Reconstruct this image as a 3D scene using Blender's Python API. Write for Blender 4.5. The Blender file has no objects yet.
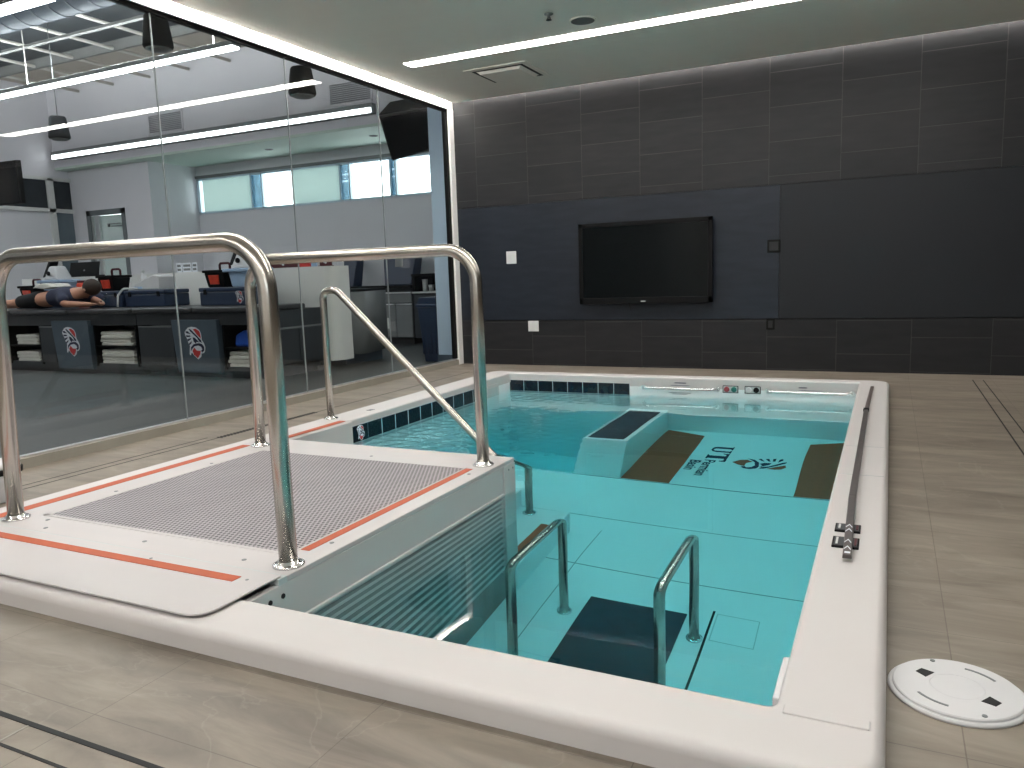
import bpy, math, random
from mathutils import Vector, Matrix
random.seed(7)
C = bpy.context.scene.collection
PI = math.pi

# ------------------------------------------------------------------ materials
def srgb(r, g, b):
    f = lambda c: (c/255/12.92) if c/255 <= .04045 else ((c/255+.055)/1.055)**2.4
    return (f(r), f(g), f(b), 1)

def new_mat(name):
    m = bpy.data.materials.new(name); m.use_nodes = True
    nt = m.node_tree
    return m, nt, nt.nodes['Principled BSDF'], nt.nodes['Material Output']

def mat(name, col, rough=.5, metal=0., var=.06, scale=6., bump=0., bscale=60., spec=.5, coat=0.):
    m, nt, p, out = new_mat(name)
    p.inputs['Roughness'].default_value = rough
    p.inputs['Metallic'].default_value = metal
    p.inputs['Specular IOR Level'].default_value = spec
    p.inputs['Coat Weight'].default_value = coat
    tc = nt.nodes.new('ShaderNodeTexCoord')
    nz = nt.nodes.new('ShaderNodeTexNoise'); nz.inputs['Scale'].default_value = scale; nz.inputs['Detail'].default_value = 4
    nt.links.new(tc.outputs['Object'], nz.inputs['Vector'])
    rp = nt.nodes.new('ShaderNodeValToRGB')
    rp.color_ramp.elements[0].position = .3; rp.color_ramp.elements[1].position = .7
    a = [max(0, c*(1-var)) for c in col[:3]]; b = [min(1, c*(1+var)) for c in col[:3]]
    rp.color_ramp.elements[0].color = (*a, 1); rp.color_ramp.elements[1].color = (*b, 1)
    nt.links.new(nz.outputs['Fac'], rp.inputs['Fac'])
    nt.links.new(rp.outputs['Color'], p.inputs['Base Color'])
    if bump:
        n2 = nt.nodes.new('ShaderNodeTexNoise'); n2.inputs['Scale'].default_value = bscale
        nt.links.new(tc.outputs['Object'], n2.inputs['Vector'])
        bp = nt.nodes.new('ShaderNodeBump'); bp.inputs['Strength'].default_value = bump; bp.inputs['Distance'].default_value = .004
        nt.links.new(n2.outputs['Fac'], bp.inputs['Height']); nt.links.new(bp.outputs['Normal'], p.inputs['Normal'])
    return m

def emit(name, col, strength):
    m = bpy.data.materials.new(name); m.use_nodes = True
    nt = m.node_tree; nt.nodes.remove(nt.nodes['Principled BSDF'])
    e = nt.nodes.new('ShaderNodeEmission'); e.inputs['Color'].default_value = col; e.inputs['Strength'].default_value = strength
    nt.links.new(e.outputs[0], nt.nodes['Material Output'].inputs['Surface'])
    return m

def math_node(nt, op, a, b=None):
    n = nt.nodes.new('ShaderNodeMath'); n.operation = op
    for i, v in enumerate((a, b)):
        if v is None: continue
        if isinstance(v, (int, float)): n.inputs[i].default_value = v
        else: nt.links.new(v, n.inputs[i])
    return n.outputs[0]

def mixrgb(nt, fac, a, b, mode='MIX'):
    n = nt.nodes.new('ShaderNodeMix'); n.data_type = 'RGBA'; n.blend_type = mode
    for i, v in ((0, fac), (6, a), (7, b)):
        if isinstance(v, (int, float)): n.inputs[i].default_value = v
        elif isinstance(v, tuple): n.inputs[i].default_value = v
        else: nt.links.new(v, n.inputs[i])
    return n.outputs[2]

def floor_mat():
    m, nt, p, out = new_mat('stone_look_tile')
    tc = nt.nodes.new('ShaderNodeTexCoord')
    mp = nt.nodes.new('ShaderNodeMapping'); mp.inputs['Location'].default_value = (-.178, -.22, 0)
    nt.links.new(tc.outputs['Object'], mp.inputs['Vector'])
    br = nt.nodes.new('ShaderNodeTexBrick'); br.offset = 0; br.squash = 1
    br.inputs['Scale'].default_value = 1; br.inputs['Brick Width'].default_value = .642; br.inputs['Row Height'].default_value = .31
    br.inputs['Mortar Size'].default_value = .0017; br.inputs['Mortar Smooth'].default_value = .3; br.inputs['Bias'].default_value = 0
    br.inputs['Color1'].default_value = (.86, .86, .86, 1); br.inputs['Color2'].default_value = (1, 1, 1, 1); br.inputs['Mortar'].default_value = (.5, .48, .46, 1)
    nt.links.new(mp.outputs[0], br.inputs['Vector'])
    # long streaky veining
    m2 = nt.nodes.new('ShaderNodeMapping'); m2.inputs['Scale'].default_value = (1.2, 4.5, 1); m2.inputs['Rotation'].default_value = (0, 0, .12)
    nt.links.new(tc.outputs['Object'], m2.inputs['Vector'])
    nz = nt.nodes.new('ShaderNodeTexNoise'); nz.inputs['Scale'].default_value = 1.6; nz.inputs['Detail'].default_value = 9; nz.inputs['Roughness'].default_value = .62; nz.inputs['Distortion'].default_value = .8
    nt.links.new(m2.outputs[0], nz.inputs['Vector'])
    rp = nt.nodes.new('ShaderNodeValToRGB'); e = rp.color_ramp.elements
    e[0].position = .3; e[0].color = srgb(106, 97, 87); e[1].position = .72; e[1].color = srgb(148, 138, 125)
    nt.links.new(nz.outputs['Fac'], rp.inputs['Fac'])
    n3 = nt.nodes.new('ShaderNodeTexNoise'); n3.inputs['Scale'].default_value = 1.1; n3.inputs['Detail'].default_value = 6; n3.inputs['Distortion'].default_value = 2.2
    nt.links.new(tc.outputs['Object'], n3.inputs['Vector'])
    v = nt.nodes.new('ShaderNodeValToRGB'); e = v.color_ramp.elements
    e[0].position = .495; e[0].color = (0, 0, 0, 1); e[1].position = .5; e[1].color = (1, 1, 1, 1)
    x = e.new(.51); x.color = (0, 0, 0, 1)
    nt.links.new(n3.outputs['Fac'], v.inputs['Fac'])
    fac = math_node(nt, 'MULTIPLY', v.outputs['Color'], .16)
    c1 = mixrgb(nt, fac, rp.outputs['Color'], srgb(172, 166, 154))
    c2 = mixrgb(nt, .8, c1, br.outputs['Color'], 'MULTIPLY')
    nt.links.new(c2, p.inputs['Base Color'])
    p.inputs['Roughness'].default_value = .42
    bp = nt.nodes.new('ShaderNodeBump'); bp.inputs['Strength'].default_value = .25; bp.inputs['Distance'].default_value = .002
    inv = math_node(nt, 'SUBTRACT', 1.0, br.outputs['Fac'])
    nt.links.new(inv, bp.inputs['Height']); nt.links.new(bp.outputs['Normal'], p.inputs['Normal'])
    return m

def wall_tile_mat(name, z0, x0=-.449, bw=.322, rh=.645, mortar=(.042, .042, .043, 1), offset=.5, ms=.0035, c1=srgb(27, 28, 31), c2=srgb(33, 33, 36), rough=.5):  # default joint colour lightened to stand for tile edges lit from above
    m, nt, p, out = new_mat(name)
    tc = nt.nodes.new('ShaderNodeTexCoord')
    sx = nt.nodes.new('ShaderNodeSeparateXYZ'); nt.links.new(tc.outputs['Object'], sx.inputs[0])
    cb = nt.nodes.new('ShaderNodeCombineXYZ')
    nt.links.new(math_node(nt, 'SUBTRACT', sx.outputs['Z'], z0), cb.inputs['X'])
    nt.links.new(math_node(nt, 'SUBTRACT', sx.outputs['X'], x0), cb.inputs['Y'])
    br = nt.nodes.new('ShaderNodeTexBrick'); br.offset = offset; br.offset_frequency = 2
    br.inputs['Scale'].default_value = 1; br.inputs['Brick Width'].default_value = bw; br.inputs['Row Height'].default_value = rh
    br.inputs['Mortar Size'].default_value = ms; br.inputs['Mortar Smooth'].default_value = .2; br.inputs['Bias'].default_value = 0
    br.inputs['Color1'].default_value = c1; br.inputs['Color2'].default_value = c2; br.inputs['Mortar'].default_value = mortar
    nt.links.new(cb.outputs[0], br.inputs['Vector'])
    mp = nt.nodes.new('ShaderNodeMapping'); mp.inputs['Scale'].default_value = (1.5, 1, 7)
    nt.links.new(tc.outputs['Object'], mp.inputs['Vector'])
    nz = nt.nodes.new('ShaderNodeTexNoise'); nz.inputs['Scale'].default_value = 2.2; nz.inputs['Detail'].default_value = 7
    nt.links.new(mp.outputs[0], nz.inputs['Vector'])
    rp = nt.nodes.new('ShaderNodeValToRGB'); e = rp.color_ramp.elements
    e[0].position = .3; e[0].color = (.72, .72, .72, 1); e[1].position = .75; e[1].color = (1.15, 1.15, 1.15, 1)
    nt.links.new(nz.outputs['Fac'], rp.inputs['Fac'])
    nt.links.new(mixrgb(nt, 1.0, br.outputs['Color'], rp.outputs['Color'], 'MULTIPLY'), p.inputs['Base Color'])
    p.inputs['Roughness'].default_value = rough; p.inputs['Specular IOR Level'].default_value = .32
    bp = nt.nodes.new('ShaderNodeBump'); bp.inputs['Strength'].default_value = .3; bp.inputs['Distance'].default_value = .003
    nt.links.new(math_node(nt, 'SUBTRACT', 1.0, br.outputs['Fac']), bp.inputs['Height']); nt.links.new(bp.outputs['Normal'], p.inputs['Normal'])
    return m

def grille_mat():
    m, nt, p, out = new_mat('perforated_grille')
    tc = nt.nodes.new('ShaderNodeTexCoord')
    sx = nt.nodes.new('ShaderNodeSeparateXYZ'); nt.links.new(tc.outputs['Object'], sx.inputs[0])
    s = .0205
    u = math_node(nt, 'DIVIDE', sx.outputs['X'], s); v = math_node(nt, 'DIVIDE', sx.outputs['Y'], s)
    row = math_node(nt, 'FLOOR', v)
    half = math_node(nt, 'MULTIPLY', math_node(nt, 'FLOORED_MODULO', row, 2), .5)
    fu = math_node(nt, 'SUBTRACT', math_node(nt, 'FRACT', math_node(nt, 'ADD', u, half)), .5)
    fv = math_node(nt, 'SUBTRACT', math_node(nt, 'FRACT', v), .5)
    d = math_node(nt, 'SQRT', math_node(nt, 'ADD', math_node(nt, 'MULTIPLY', math_node(nt, 'POWER', fu, 2), 1.25), math_node(nt, 'MULTIPLY', math_node(nt, 'POWER', fv, 2), .85)))
    hole = math_node(nt, 'LESS_THAN', d, .335)
    nz = nt.nodes.new('ShaderNodeTexNoise'); nz.inputs['Scale'].default_value = 5
    nt.links.new(tc.outputs['Object'], nz.inputs['Vector'])
    base = mixrgb(nt, nz.outputs['Fac'], srgb(146, 140, 144), srgb(168, 162, 166))
    nt.links.new(mixrgb(nt, hole, base, srgb(34, 31, 36)), p.inputs['Base Color'])
    p.inputs['Roughness'].default_value = .45
    bp = nt.nodes.new('ShaderNodeBump'); bp.inputs['Strength'].default_value = .6; bp.inputs['Distance'].default_value = .003
    nt.links.new(math_node(nt, 'SUBTRACT', 1.0, hole), bp.inputs['Height']); nt.links.new(bp.outputs['Normal'], p.inputs['Normal'])
    return m

def pane_mat(name, tint, ior=1.45):
    m = bpy.data.materials.new(name); m.use_nodes = True
    nt = m.node_tree; nt.nodes.remove(nt.nodes['Principled BSDF'])
    t = nt.nodes.new('ShaderNodeBsdfTransparent'); t.inputs[0].default_value = tint
    g = nt.nodes.new('ShaderNodeBsdfGlossy'); g.inputs['Roughness'].default_value = .0
    f = nt.nodes.new('ShaderNodeFresnel')
    ge = nt.nodes.new('ShaderNodeNewGeometry')
    nt.links.new(math_node(nt, 'ADD', math_node(nt, 'MULTIPLY', ge.outputs['Backfacing'], 1/ior-ior), ior), f.inputs['IOR'])   # same thin-sheet reflectance on both faces
    mx = nt.nodes.new('ShaderNodeMixShader')
    nt.links.new(f.outputs[0], mx.inputs[0]); nt.links.new(t.outputs[0], mx.inputs[1]); nt.links.new(g.outputs[0], mx.inputs[2])
    nt.links.new(mx.outputs[0], nt.nodes['Material Output'].inputs['Surface'])
    return m

def water_mat():
    m = bpy.data.materials.new('pool_water'); m.use_nodes = True
    nt = m.node_tree; nt.nodes.remove(nt.nodes['Principled BSDF'])
    g = nt.nodes.new('ShaderNodeBsdfGlass'); g.inputs['IOR'].default_value = 1.333; g.inputs['Roughness'].default_value = 0
    g.inputs['Color'].default_value = (1, 1, 1, 1)
    a = nt.nodes.new('ShaderNodeVolumeAbsorption'); a.inputs['Color'].default_value = WATER_COL; a.inputs['Density'].default_value = WATER_DEN
    out = nt.nodes['Material Output']
    nt.links.new(g.outputs[0], out.inputs['Surface']); nt.links.new(a.outputs[0], out.inputs['Volume'])
    return m

def shade_mat():
    m = bpy.data.materials.new('roller_shade_cloth'); m.use_nodes = True
    nt = m.node_tree; nt.nodes.remove(nt.nodes['Principled BSDF'])
    d = nt.nodes.new('ShaderNodeBsdfDiffuse'); d.inputs[0].default_value = (.66, .74, .71, 1)
    t = nt.nodes.new('ShaderNodeBsdfTranslucent'); t.inputs[0].default_value = (.50, .565, .545, 1)
    mx = nt.nodes.new('ShaderNodeMixShader'); mx.inputs[0].default_value = .75
    nt.links.new(d.outputs[0], mx.inputs[1]); nt.links.new(t.outputs[0], mx.inputs[2])
    nt.links.new(mx.outputs[0], nt.nodes['Material Output'].inputs['Surface'])
    return m

WATER_COL = (.26, .922, .966, 1); WATER_DEN = .55
L_STRIP, L_COVE, L_WASH, L_HALL, L_SOFFIT = 46., 90., 50., 24., 8.
WARM = (1, .965, .91, 1); COOL = (.93, .97, 1, 1)
M = dict(
    gel=mat('white_gelcoat', srgb(199, 195, 194), .42, var=.012, scale=3),
    basin=mat('pale_pool_shell', srgb(240, 243, 244), .35, var=.012, scale=2),
    deck=mat('white_deck', srgb(190, 186, 186), .4, var=.02, scale=4),
    orange=mat('orange_grip_strip', srgb(176, 82, 47), .6, var=.06, scale=30),
    steel=mat('polished_steel', (.50, .47, .43, 1), .26, 1., var=.05, scale=3),
    chrome=mat('chrome', (.72, .72, .72, 1), .2, 1., var=.02),
    navytile=mat('navy_tile', srgb(16, 30, 42), .2, var=.25, scale=9),
    grout=mat('tile_grout', srgb(175, 185, 188), .7),
    mat_navy=mat('navy_rubber', srgb(40, 52, 66), .6, var=.15, scale=12, bump=.3),
    rib=mat('grey_rib', srgb(186, 193, 193), .45, var=.04),
    dark=mat('dark_void', srgb(24, 26, 28), .7),
    black=mat('black_plastic', srgb(11, 12, 14), .5, var=.15, spec=.15),
    blackm=mat('matte_black', srgb(10, 10, 11), .7, var=.15, spec=.2),
    charcoal=mat('charcoal_laminate', srgb(50, 54, 58), .45, var=.08),
    greylam=mat('grey_laminate', srgb(118, 121, 122), .5, var=.05),
    pad=mat('black_vinyl', srgb(58, 58, 60), .35, var=.1),
    slate=mat('slate_panel', srgb(78, 92, 104), .45, var=.06),
    white=mat('white_paint', srgb(228, 228, 226), .5, var=.015),
    plasticw=mat('white_plastic', srgb(205, 205, 207), .35, var=.02),
    pale_blue=mat('pale_blue_plastic', srgb(165, 190, 220), .35, var=.03),
    navy=mat('navy_ink', srgb(22, 32, 66), .5, var=.05),
    red=mat('red_ink', srgb(205, 60, 58), .5, var=.05),
    logow=mat('white_ink', srgb(235, 240, 248), .5, var=.01),
    maroon=mat('maroon_card', srgb(82, 30, 38), .6, var=.08),
    hallwall=mat('grey_wall_paint', srgb(232, 230, 235), .7, var=.015),
    roomwall=mat('taupe_wall_paint', srgb(92, 84, 76), .7, var=.03),
    hallfloor=mat('grey_rubber_floor', srgb(66, 69, 70), .5, var=.10, scale=14),
    ceil=mat('ceiling_paint', srgb(230, 226, 219), .8, var=.01),
    deckroof=mat('roof_deck', srgb(178, 170, 158), .8, var=.05, scale=1.5),
    duct=mat('galvanised_duct', srgb(54, 60, 68), .6, .0, var=.1),
    darkroof=mat('dark_roof_deck', srgb(58, 62, 66), .8, var=.1),
    joist=mat('painted_joist', srgb(205, 200, 192), .6),
    kerb=mat('grey_kerb', srgb(150, 146, 136), .6, var=.06),
    alu=mat('aluminium', (.8, .8, .8, 1), .35, 1.),
    frame_blue=mat('pale_blue_frame', srgb(214, 234, 246), .5, var=.02),
    column=mat('pale_column', srgb(196, 216, 236), .6, var=.015),
    towel=mat('white_towel', srgb(214, 212, 204), .9, var=.05, scale=40, bump=.5),
    skin=mat('skin', srgb(188, 136, 112), .55, var=.06),
    hair=mat('dark_hair', srgb(52, 38, 30), .7, var=.2, scale=40),
    shirt=mat('navy_shirt', srgb(46, 50, 72), .85, var=.1, scale=14),
    shorts=mat('black_shorts', srgb(20, 20, 24), .85, var=.15, scale=14),
    blue=mat('blue_cloth', srgb(30, 84, 190), .7, var=.1),
    bin=mat('navy_bin', srgb(34, 50, 76), .4, var=.06),
    doorw=mat('white_door', srgb(225, 240, 236), .5, var=.01),
    steelgrey=mat('grey_frame', srgb(118, 124, 126), .5, var=.04),
    smoke=mat('smoked_glass', srgb(46, 52, 56), .08, var=.1),
    smoke2=mat('blue_grey_glass', srgb(110, 124, 132), .12, var=.06),
    screen=mat('dark_screen', srgb(6, 10, 12), .16, var=.1, spec=.18),
    redglow=mat('red_cover', srgb(215, 70, 45), .35, var=.2, scale=20),
    paper=mat('paper', srgb(205, 208, 206), .8),
    speakergrey=mat('speaker_shell', srgb(30, 32, 35), .8, var=.1, spec=.2),
    tile=floor_mat(),
    walltop=wall_tile_mat('dark_wall_tile', 2.549),
    walllow=wall_tile_mat('dark_base_tile', .015),
    wallmid=wall_tile_mat('dark_wall_panel', 0., x0=-.986, bw=50, rh=.786, mortar=srgb(34, 36, 40), offset=0, ms=.002, c1=srgb(31, 37, 47), c2=srgb(29, 35, 45), rough=.42),
    wallplain=mat('dark_plain_panel', srgb(26, 29, 34), .5, var=.05, scale=1.5, spec=.3),
    slatgrey=mat('grey_slat', srgb(168, 168, 172), .6),
    beamgrey=mat('grey_beam', srgb(120, 120, 118), .6),
    tinted=pane_mat('blue_tinted_glass', (.27, .36, .41, 1)),
    groove=mat('dark_groove', srgb(132, 142, 142), .6),
    sealant=mat('clear_sealant', srgb(150, 156, 158), .3, var=.05),
    grille=grille_mat(),
    pane=pane_mat('clear_glass', (.93, .95, .945, 1)),
    clere=pane_mat('window_glass', (.95, .97, .97, 1)),
    water=water_mat(),
    shade=shade_mat(),
    strip=emit('strip_diffuser', WARM, L_STRIP),
    cove=emit('cove_diffuser', WARM, L_COVE),
    wash=emit('wash_diffuser', (1, .95, .9, 1), L_WASH),
    hall_fill=emit('added_uplight', COOL, 80.),  # added glow for the hall roof and upper walls
    hallstrip=emit('hall_diffuser', COOL, L_HALL),
    soffitstrip=emit('soffit_diffuser', COOL, L_SOFFIT),
)

# ------------------------------------------------------------------ mesh builder
class MB:
    def __init__(s): s.v = []; s.f = []; s.m = []; s.s = []
    def add(s, vs, fs, m=0, smooth=False):
        b = len(s.v); s.v += [tuple(v) for v in vs]
        for f in fs: s.f.append([b+i for i in f]); s.m.append(m); s.s.append(smooth)
        return s
    def box(s, x0, x1, y0, y1, z0, z1, m=0):
        v = [(x0,y0,z0),(x1,y0,z0),(x1,y1,z0),(x0,y1,z0),(x0,y0,z1),(x1,y0,z1),(x1,y1,z1),(x0,y1,z1)]
        return s.add(v, [(3,2,1,0),(4,5,6,7),(0,1,5,4),(1,2,6,5),(2,3,7,6),(3,0,4,7)], m)
    def hexa(s, v, m=0):
        return s.add(v, [(3,2,1,0),(4,5,6,7),(0,1,5,4),(1,2,6,5),(2,3,7,6),(3,0,4,7)], m)
    def prism(s, poly, fn, a, b, m=0, smooth=False):
        n = len(poly)
        v = [fn(p[0], p[1], a) for p in poly]+[fn(p[0], p[1], b) for p in poly]
        f = [tuple(range(n)), tuple(range(2*n-1, n-1, -1))]
        s.add(v, f, m)
        base = len(s.v)-2*n
        for i in range(n):
            j = (i+1) % n
            s.f.append([base+i, base+n+i, base+n+j, base+j]); s.m.append(m); s.s.append(smooth)
        return s
    def tube(s, path, r, n=14, m=0, caps=True, closed=False):
        P = [Vector(p) for p in path]; k = len(P)
        T = []
        for i in range(k):
            if closed: t = P[(i+1) % k]-P[i-1]
            else: t = P[min(i+1, k-1)]-P[max(i-1, 0)]
            T.append(t.normalized())
        up = Vector((0, 0, 1)) if abs(T[0].z) < .9 else Vector((0, 1, 0))
        nrm = (up-T[0]*up.dot(T[0])).normalized()
        rings = []
        for i in range(k):
            nrm = (nrm-T[i]*nrm.dot(T[i])).normalized()
            bn = T[i].cross(nrm)
            rr = r[i] if isinstance(r, (list, tuple)) else r
            rings.append([P[i]+(nrm*math.cos(2*PI*j/n)+bn*math.sin(2*PI*j/n))*rr for j in range(n)])
        vs = [v for q in rings for v in q]; fs = []
        for i in range(k if closed else k-1):
            a = i*n; b = ((i+1) % k)*n
            for j in range(n): fs.append((a+j, a+(j+1) % n, b+(j+1) % n, b+j))
        s.add(vs, fs, m, True)
        if caps and not closed:
            base = len(s.v)-k*n
            s.f.append([base+j for j in range(n-1, -1, -1)]); s.m.append(m); s.s.append(False)
            s.f.append([base+(k-1)*n+j for j in range(n)]); s.m.append(m); s.s.append(False)
        return s
    def lathe(s, prof, c, n=28, axis='z', m=0, smooth=True, sx=1., sy=1.):
        def pt(r, h, a):
            x, y = r*math.cos(a)*sx, r*math.sin(a)*sy
            if axis == 'z': return (c[0]+x, c[1]+y, c[2]+h)
            if axis == 'y': return (c[0]+x, c[1]+h, c[2]+y)
            return (c[0]+h, c[1]+x, c[2]+y)
        vs = [pt(r, h, 2*PI*j/n) for r, h in prof for j in range(n)]
        fs = []
        for i in range(len(prof)-1):
            for j in range(n): fs.append((i*n+j, i*n+(j+1) % n, (i+1)*n+(j+1) % n, (i+1)*n+j))
        s.add(vs, fs, m, smooth)
        base = len(s.v)-len(vs)
        s.f.append([base+j for j in range(n-1, -1, -1)]); s.m.append(m); s.s.append(False)
        s.f.append([base+(len(prof)-1)*n+j for j in range(n)]); s.m.append(m); s.s.append(False)
        return s
    def build(s, name, mats, parent=None, bevel=0., seg=2, fix=True):
        if not isinstance(mats, (list, tuple)): mats = [mats]
        off = Vector((0, 0, 0)); q = parent
        while q is not None: off += Vector(q.location); q = q.parent
        me = bpy.data.meshes.new(name)
        me.from_pydata([tuple(Vector(v)-off) for v in s.v], [], s.f)
        for mm in mats: me.materials.append(mm)
        for i, p in enumerate(me.polygons): p.material_index = s.m[i]; p.use_smooth = s.s[i]
        if fix:
            import bmesh
            bm = bmesh.new(); bm.from_mesh(me); bmesh.ops.recalc_face_normals(bm, faces=bm.faces); bm.to_mesh(me); bm.free()
        o = bpy.data.objects.new(name, me); C.objects.link(o)
        if parent: o.parent = parent
        if bevel:
            b = o.modifiers.new('bevel', 'BEVEL'); b.width = bevel; b.segments = seg; b.limit_method = 'ANGLE'; b.angle_limit = .7
            b.harden_normals = False
        return o

def tag(o, label=None, cat=None, group=None, kind=None):
    if label: o['label'] = label
    if cat: o['category'] = cat
    if group: o['group'] = group
    if kind: o['kind'] = kind
    return o
def thing(name, loc, label, cat, group=None):
    o = bpy.data.objects.new(name, None); o.empty_display_size = .1; C.objects.link(o); o.location = loc
    return tag(o, label, cat, group)
def struct(o, label=None): return tag(o, label, None, None, 'structure')
def copy_tree(o, delta, label, group=None):
    c = o.copy(); C.objects.link(c); c.location = Vector(o.location)+Vector(delta); c['label'] = label
    if group: c['group'] = group
    for ch in list(o.children):
        k = ch.copy(); C.objects.link(k); k.parent = c
        for g in list(ch.children):
            h = g.copy(); C.objects.link(h); h.parent = k
    return c
def fillet(path, r, n=8):
    P = [Vector(p) for p in path]; out = [P[0]]
    for i in range(1, len(P)-1):
        a = (P[i-1]-P[i]); b = (P[i+1]-P[i]); ra = r[i-1] if isinstance(r, (list, tuple)) else r
        ang = a.angle(b); d = min(ra/math.tan(ang/2), a.length*.49, b.length*.49); rr = d*math.tan(ang/2)
        an, bn = a.normalized(), b.normalized()
        cen = P[i]+(an+bn).normalized()*(rr/math.sin(ang/2))
        s0 = P[i]+an*d-cen; s1 = P[i]+bn*d-cen
        for k in range(n+1):
            t = k/n; th = s0.angle(s1)
            out.append(cen+(s0*math.sin((1-t)*th)+s1*math.sin(t*th))/math.sin(th))
    out.append(P[-1]); return out
XY = lambda x, y, h: (x, y, h)

# ------------------------------------------------------------------ key dimensions
ZR, ZW, ZF = .072, -.098, -1.5          # rim top, water level, pool floor
PX0, PX1, PY0, PY1 = -3.645, .022, 1.485, 7.05   # outer rim
IX0, IX1, IY0, IY1 = -3.385, -.2, 1.70, 6.885    # inner pool
GX, BY, CZ = -4.63, 8.1, 3.0            # glass plane, back wall, ceiling
RX, RY = 3.6, -2.6                      # right wall, rear wall

# ------------------------------------------------------------------ setting: pool room
b = MB()
for x0, x1, y0, y1 in ((-4.6, PX0+.02, RY, BY), (PX1-.02, RX, RY, BY), (PX0+.02, PX1-.02, RY, PY0+.02), (PX0+.02, PX1-.02, PY1-.02, BY)):
    b.add([(x0,y0,0),(x1,y0,0),(x1,y1,0),(x0,y1,0)], [(0,1,2,3)])
struct(b.build('floor', M['tile']))
b = MB().box(-4.55, RX, RY, BY-.07, CZ, CZ+.08)
struct(b.build('ceiling', M['ceil']))
b = MB().box(-4.63, RX, RY, BY+.05, CZ+.16, CZ+.2)
struct(b.build('ceiling_slab', M['ceil']))
b = MB()
b.box(-4.6, RX, BY, BY+.1, 1.822, CZ+.16, 0)
b.box(-4.6, -.987, BY, BY+.1, .522, 1.818, 1); b.box(-.985, RX, BY, BY+.1, .522, 1.818, 4)
b.box(-4.6, RX, BY, BY+.1, 0, .512, 2)
b.box(-4.6, RX, BY+.02, BY+.1, .5, 1.85, 3)
struct(b.build('wall_back', [M['walltop'], M['wallmid'], M['walllow'], M['dark'], M['wallplain']]))
b = MB().box(RX, RX+.1, RY, BY+.1, 0, CZ+.2); struct(b.build('wall_right', M['roomwall']))
b = MB().box(-4.6, RX, RY-.1, RY, 0, 1.5).box(-4.6, RX, RY-.1, RY, 2.6, CZ+.2).box(-4.6, .2, RY-.1, RY, 1.5, 2.6).box(3.4, RX, RY-.1, RY, 1.5, 2.6); struct(b.build('wall_front', M['white']))
b = MB().box(.2, 3.4, RY-.09, RY+.01, 1.5, 1.55).box(.2, 3.4, RY-.09, RY+.01, 2.55, 2.6)
for xx in (.2, 1.25, 2.3, 3.35): b.box(xx, xx+.05, RY-.09, RY+.01, 1.5, 2.6)
fw = struct(b.build('window_22', M['alu'])); MB().box(.2, 3.4, RY-.05, RY-.044, 1.5, 2.6).build('pane', M['clere'], fw)
# glass partition
b = MB().box(-4.68, -4.6, RY, BY-.1, 0, .06); struct(b.build('trim_1', M['kerb']))
b = MB().box(-4.655, -4.61, RY, BY-.1, .06, .075); struct(b.build('trim_2', M['alu']))
b = MB().box(-4.655, -4.615, RY, BY-.1, 2.905, 2.935); struct(b.build('trim_3', M['blackm']))
b = MB().box(-4.66, -4.6, RY, BY, 2.935, 3.2); struct(b.build('wall_header', M['white']))
b = MB().box(-4.665, -4.59, BY-.1, BY, 0, 2.94); struct(b.build('trim_4', M['white'], bevel=.004))
b = MB().box(-4.655, -4.615, BY-.16, BY-.1, .06, 2.94); struct(b.build('trim_5', M['blackm']))
seams = [-1.28, .04, 1.36, 2.69, 4.01, 5.335, 6.66, BY-.13]
y = RY; n = 1
for s_ in seams:
    b = MB().box(GX-.006, GX+.006, y+.004, s_-.004, .07, 2.91); struct(b.build('window_%d' % n, M['pane'])); n += 1
    b = MB().box(GX-.005, GX+.007, s_-.003, s_+.003, .07, 2.91); struct(b.build('trim_%d' % (n+5), M['sealant']))
    y = s_
# white stub column behind the glass end
b = MB().box(-4.95, -4.72, 8.12, 8.3, .1, 4.66, 0).box(-4.96, -4.71, 8.11, 8.31, 0, .1, 1)
struct(b.build('pillar', [M['column'], M['slate']]))

# ------------------------------------------------------------------ ceiling lights & fittings
def linear_light(name, x0, x1, y0, y1, z0, z1, mt, label, frame=.012):
    t = thing(name, ((x0+x1)/2, (y0+y1)/2, z1), label, 'ceiling light')
    MB().box(x0, x1, y0, y1, z0, z0+.006).build('diffuser', mt, t)
    MB().box(x0-frame, x1+frame, y0-frame, y1+frame, z0+.006, z1).build('housing', M['white'], t)
    return t
linear_light('linear_light', -4.09, .9, 6.335, 6.475, CZ-.004, CZ+.05, M['strip'], 'long white strip light in the grey ceiling in front of the square vent')
linear_light('linear_light', -4.09, .9, 2.7, 2.84, CZ-.004, CZ+.05, M['strip'], 'added strip light, out of view in the ceiling above the near end of the pool')  # unseen lamp, added to light the near half of the room
linear_light('linear_light', -4.09, .9, -.94, -.8, CZ-.004, CZ+.05, M['strip'], 'added strip light, out of view in the ceiling over the tiled floor in front of the pool')  # another unseen lamp added for more light from behind the camera
t = thing('cove_light', (-4.58, 3, 2.97), 'bright cove light running along the top of the glass partition', 'ceiling light')
MB().box(-4.592, -4.556, RY, BY-.1, 3.035, 3.04).build('diffuser', M['cove'], t)
MB().box(-4.599, -4.551, RY, BY-.1, 3.04, 3.07).build('housing', M['white'], t)
t = thing('cove_light', (0, BY-.04, 3.1), 'slim cove light washing the top of the dark tiled wall', 'ceiling light')
MB().box(-4.5, RX-.1, BY-.062, BY-.02, 3.085, 3.095).build('diffuser', M['wash'], t)
MB().box(-4.5, RX-.1, BY-.066, BY-.016, 3.095, 3.16).build('housing', M['white'], t)
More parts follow.
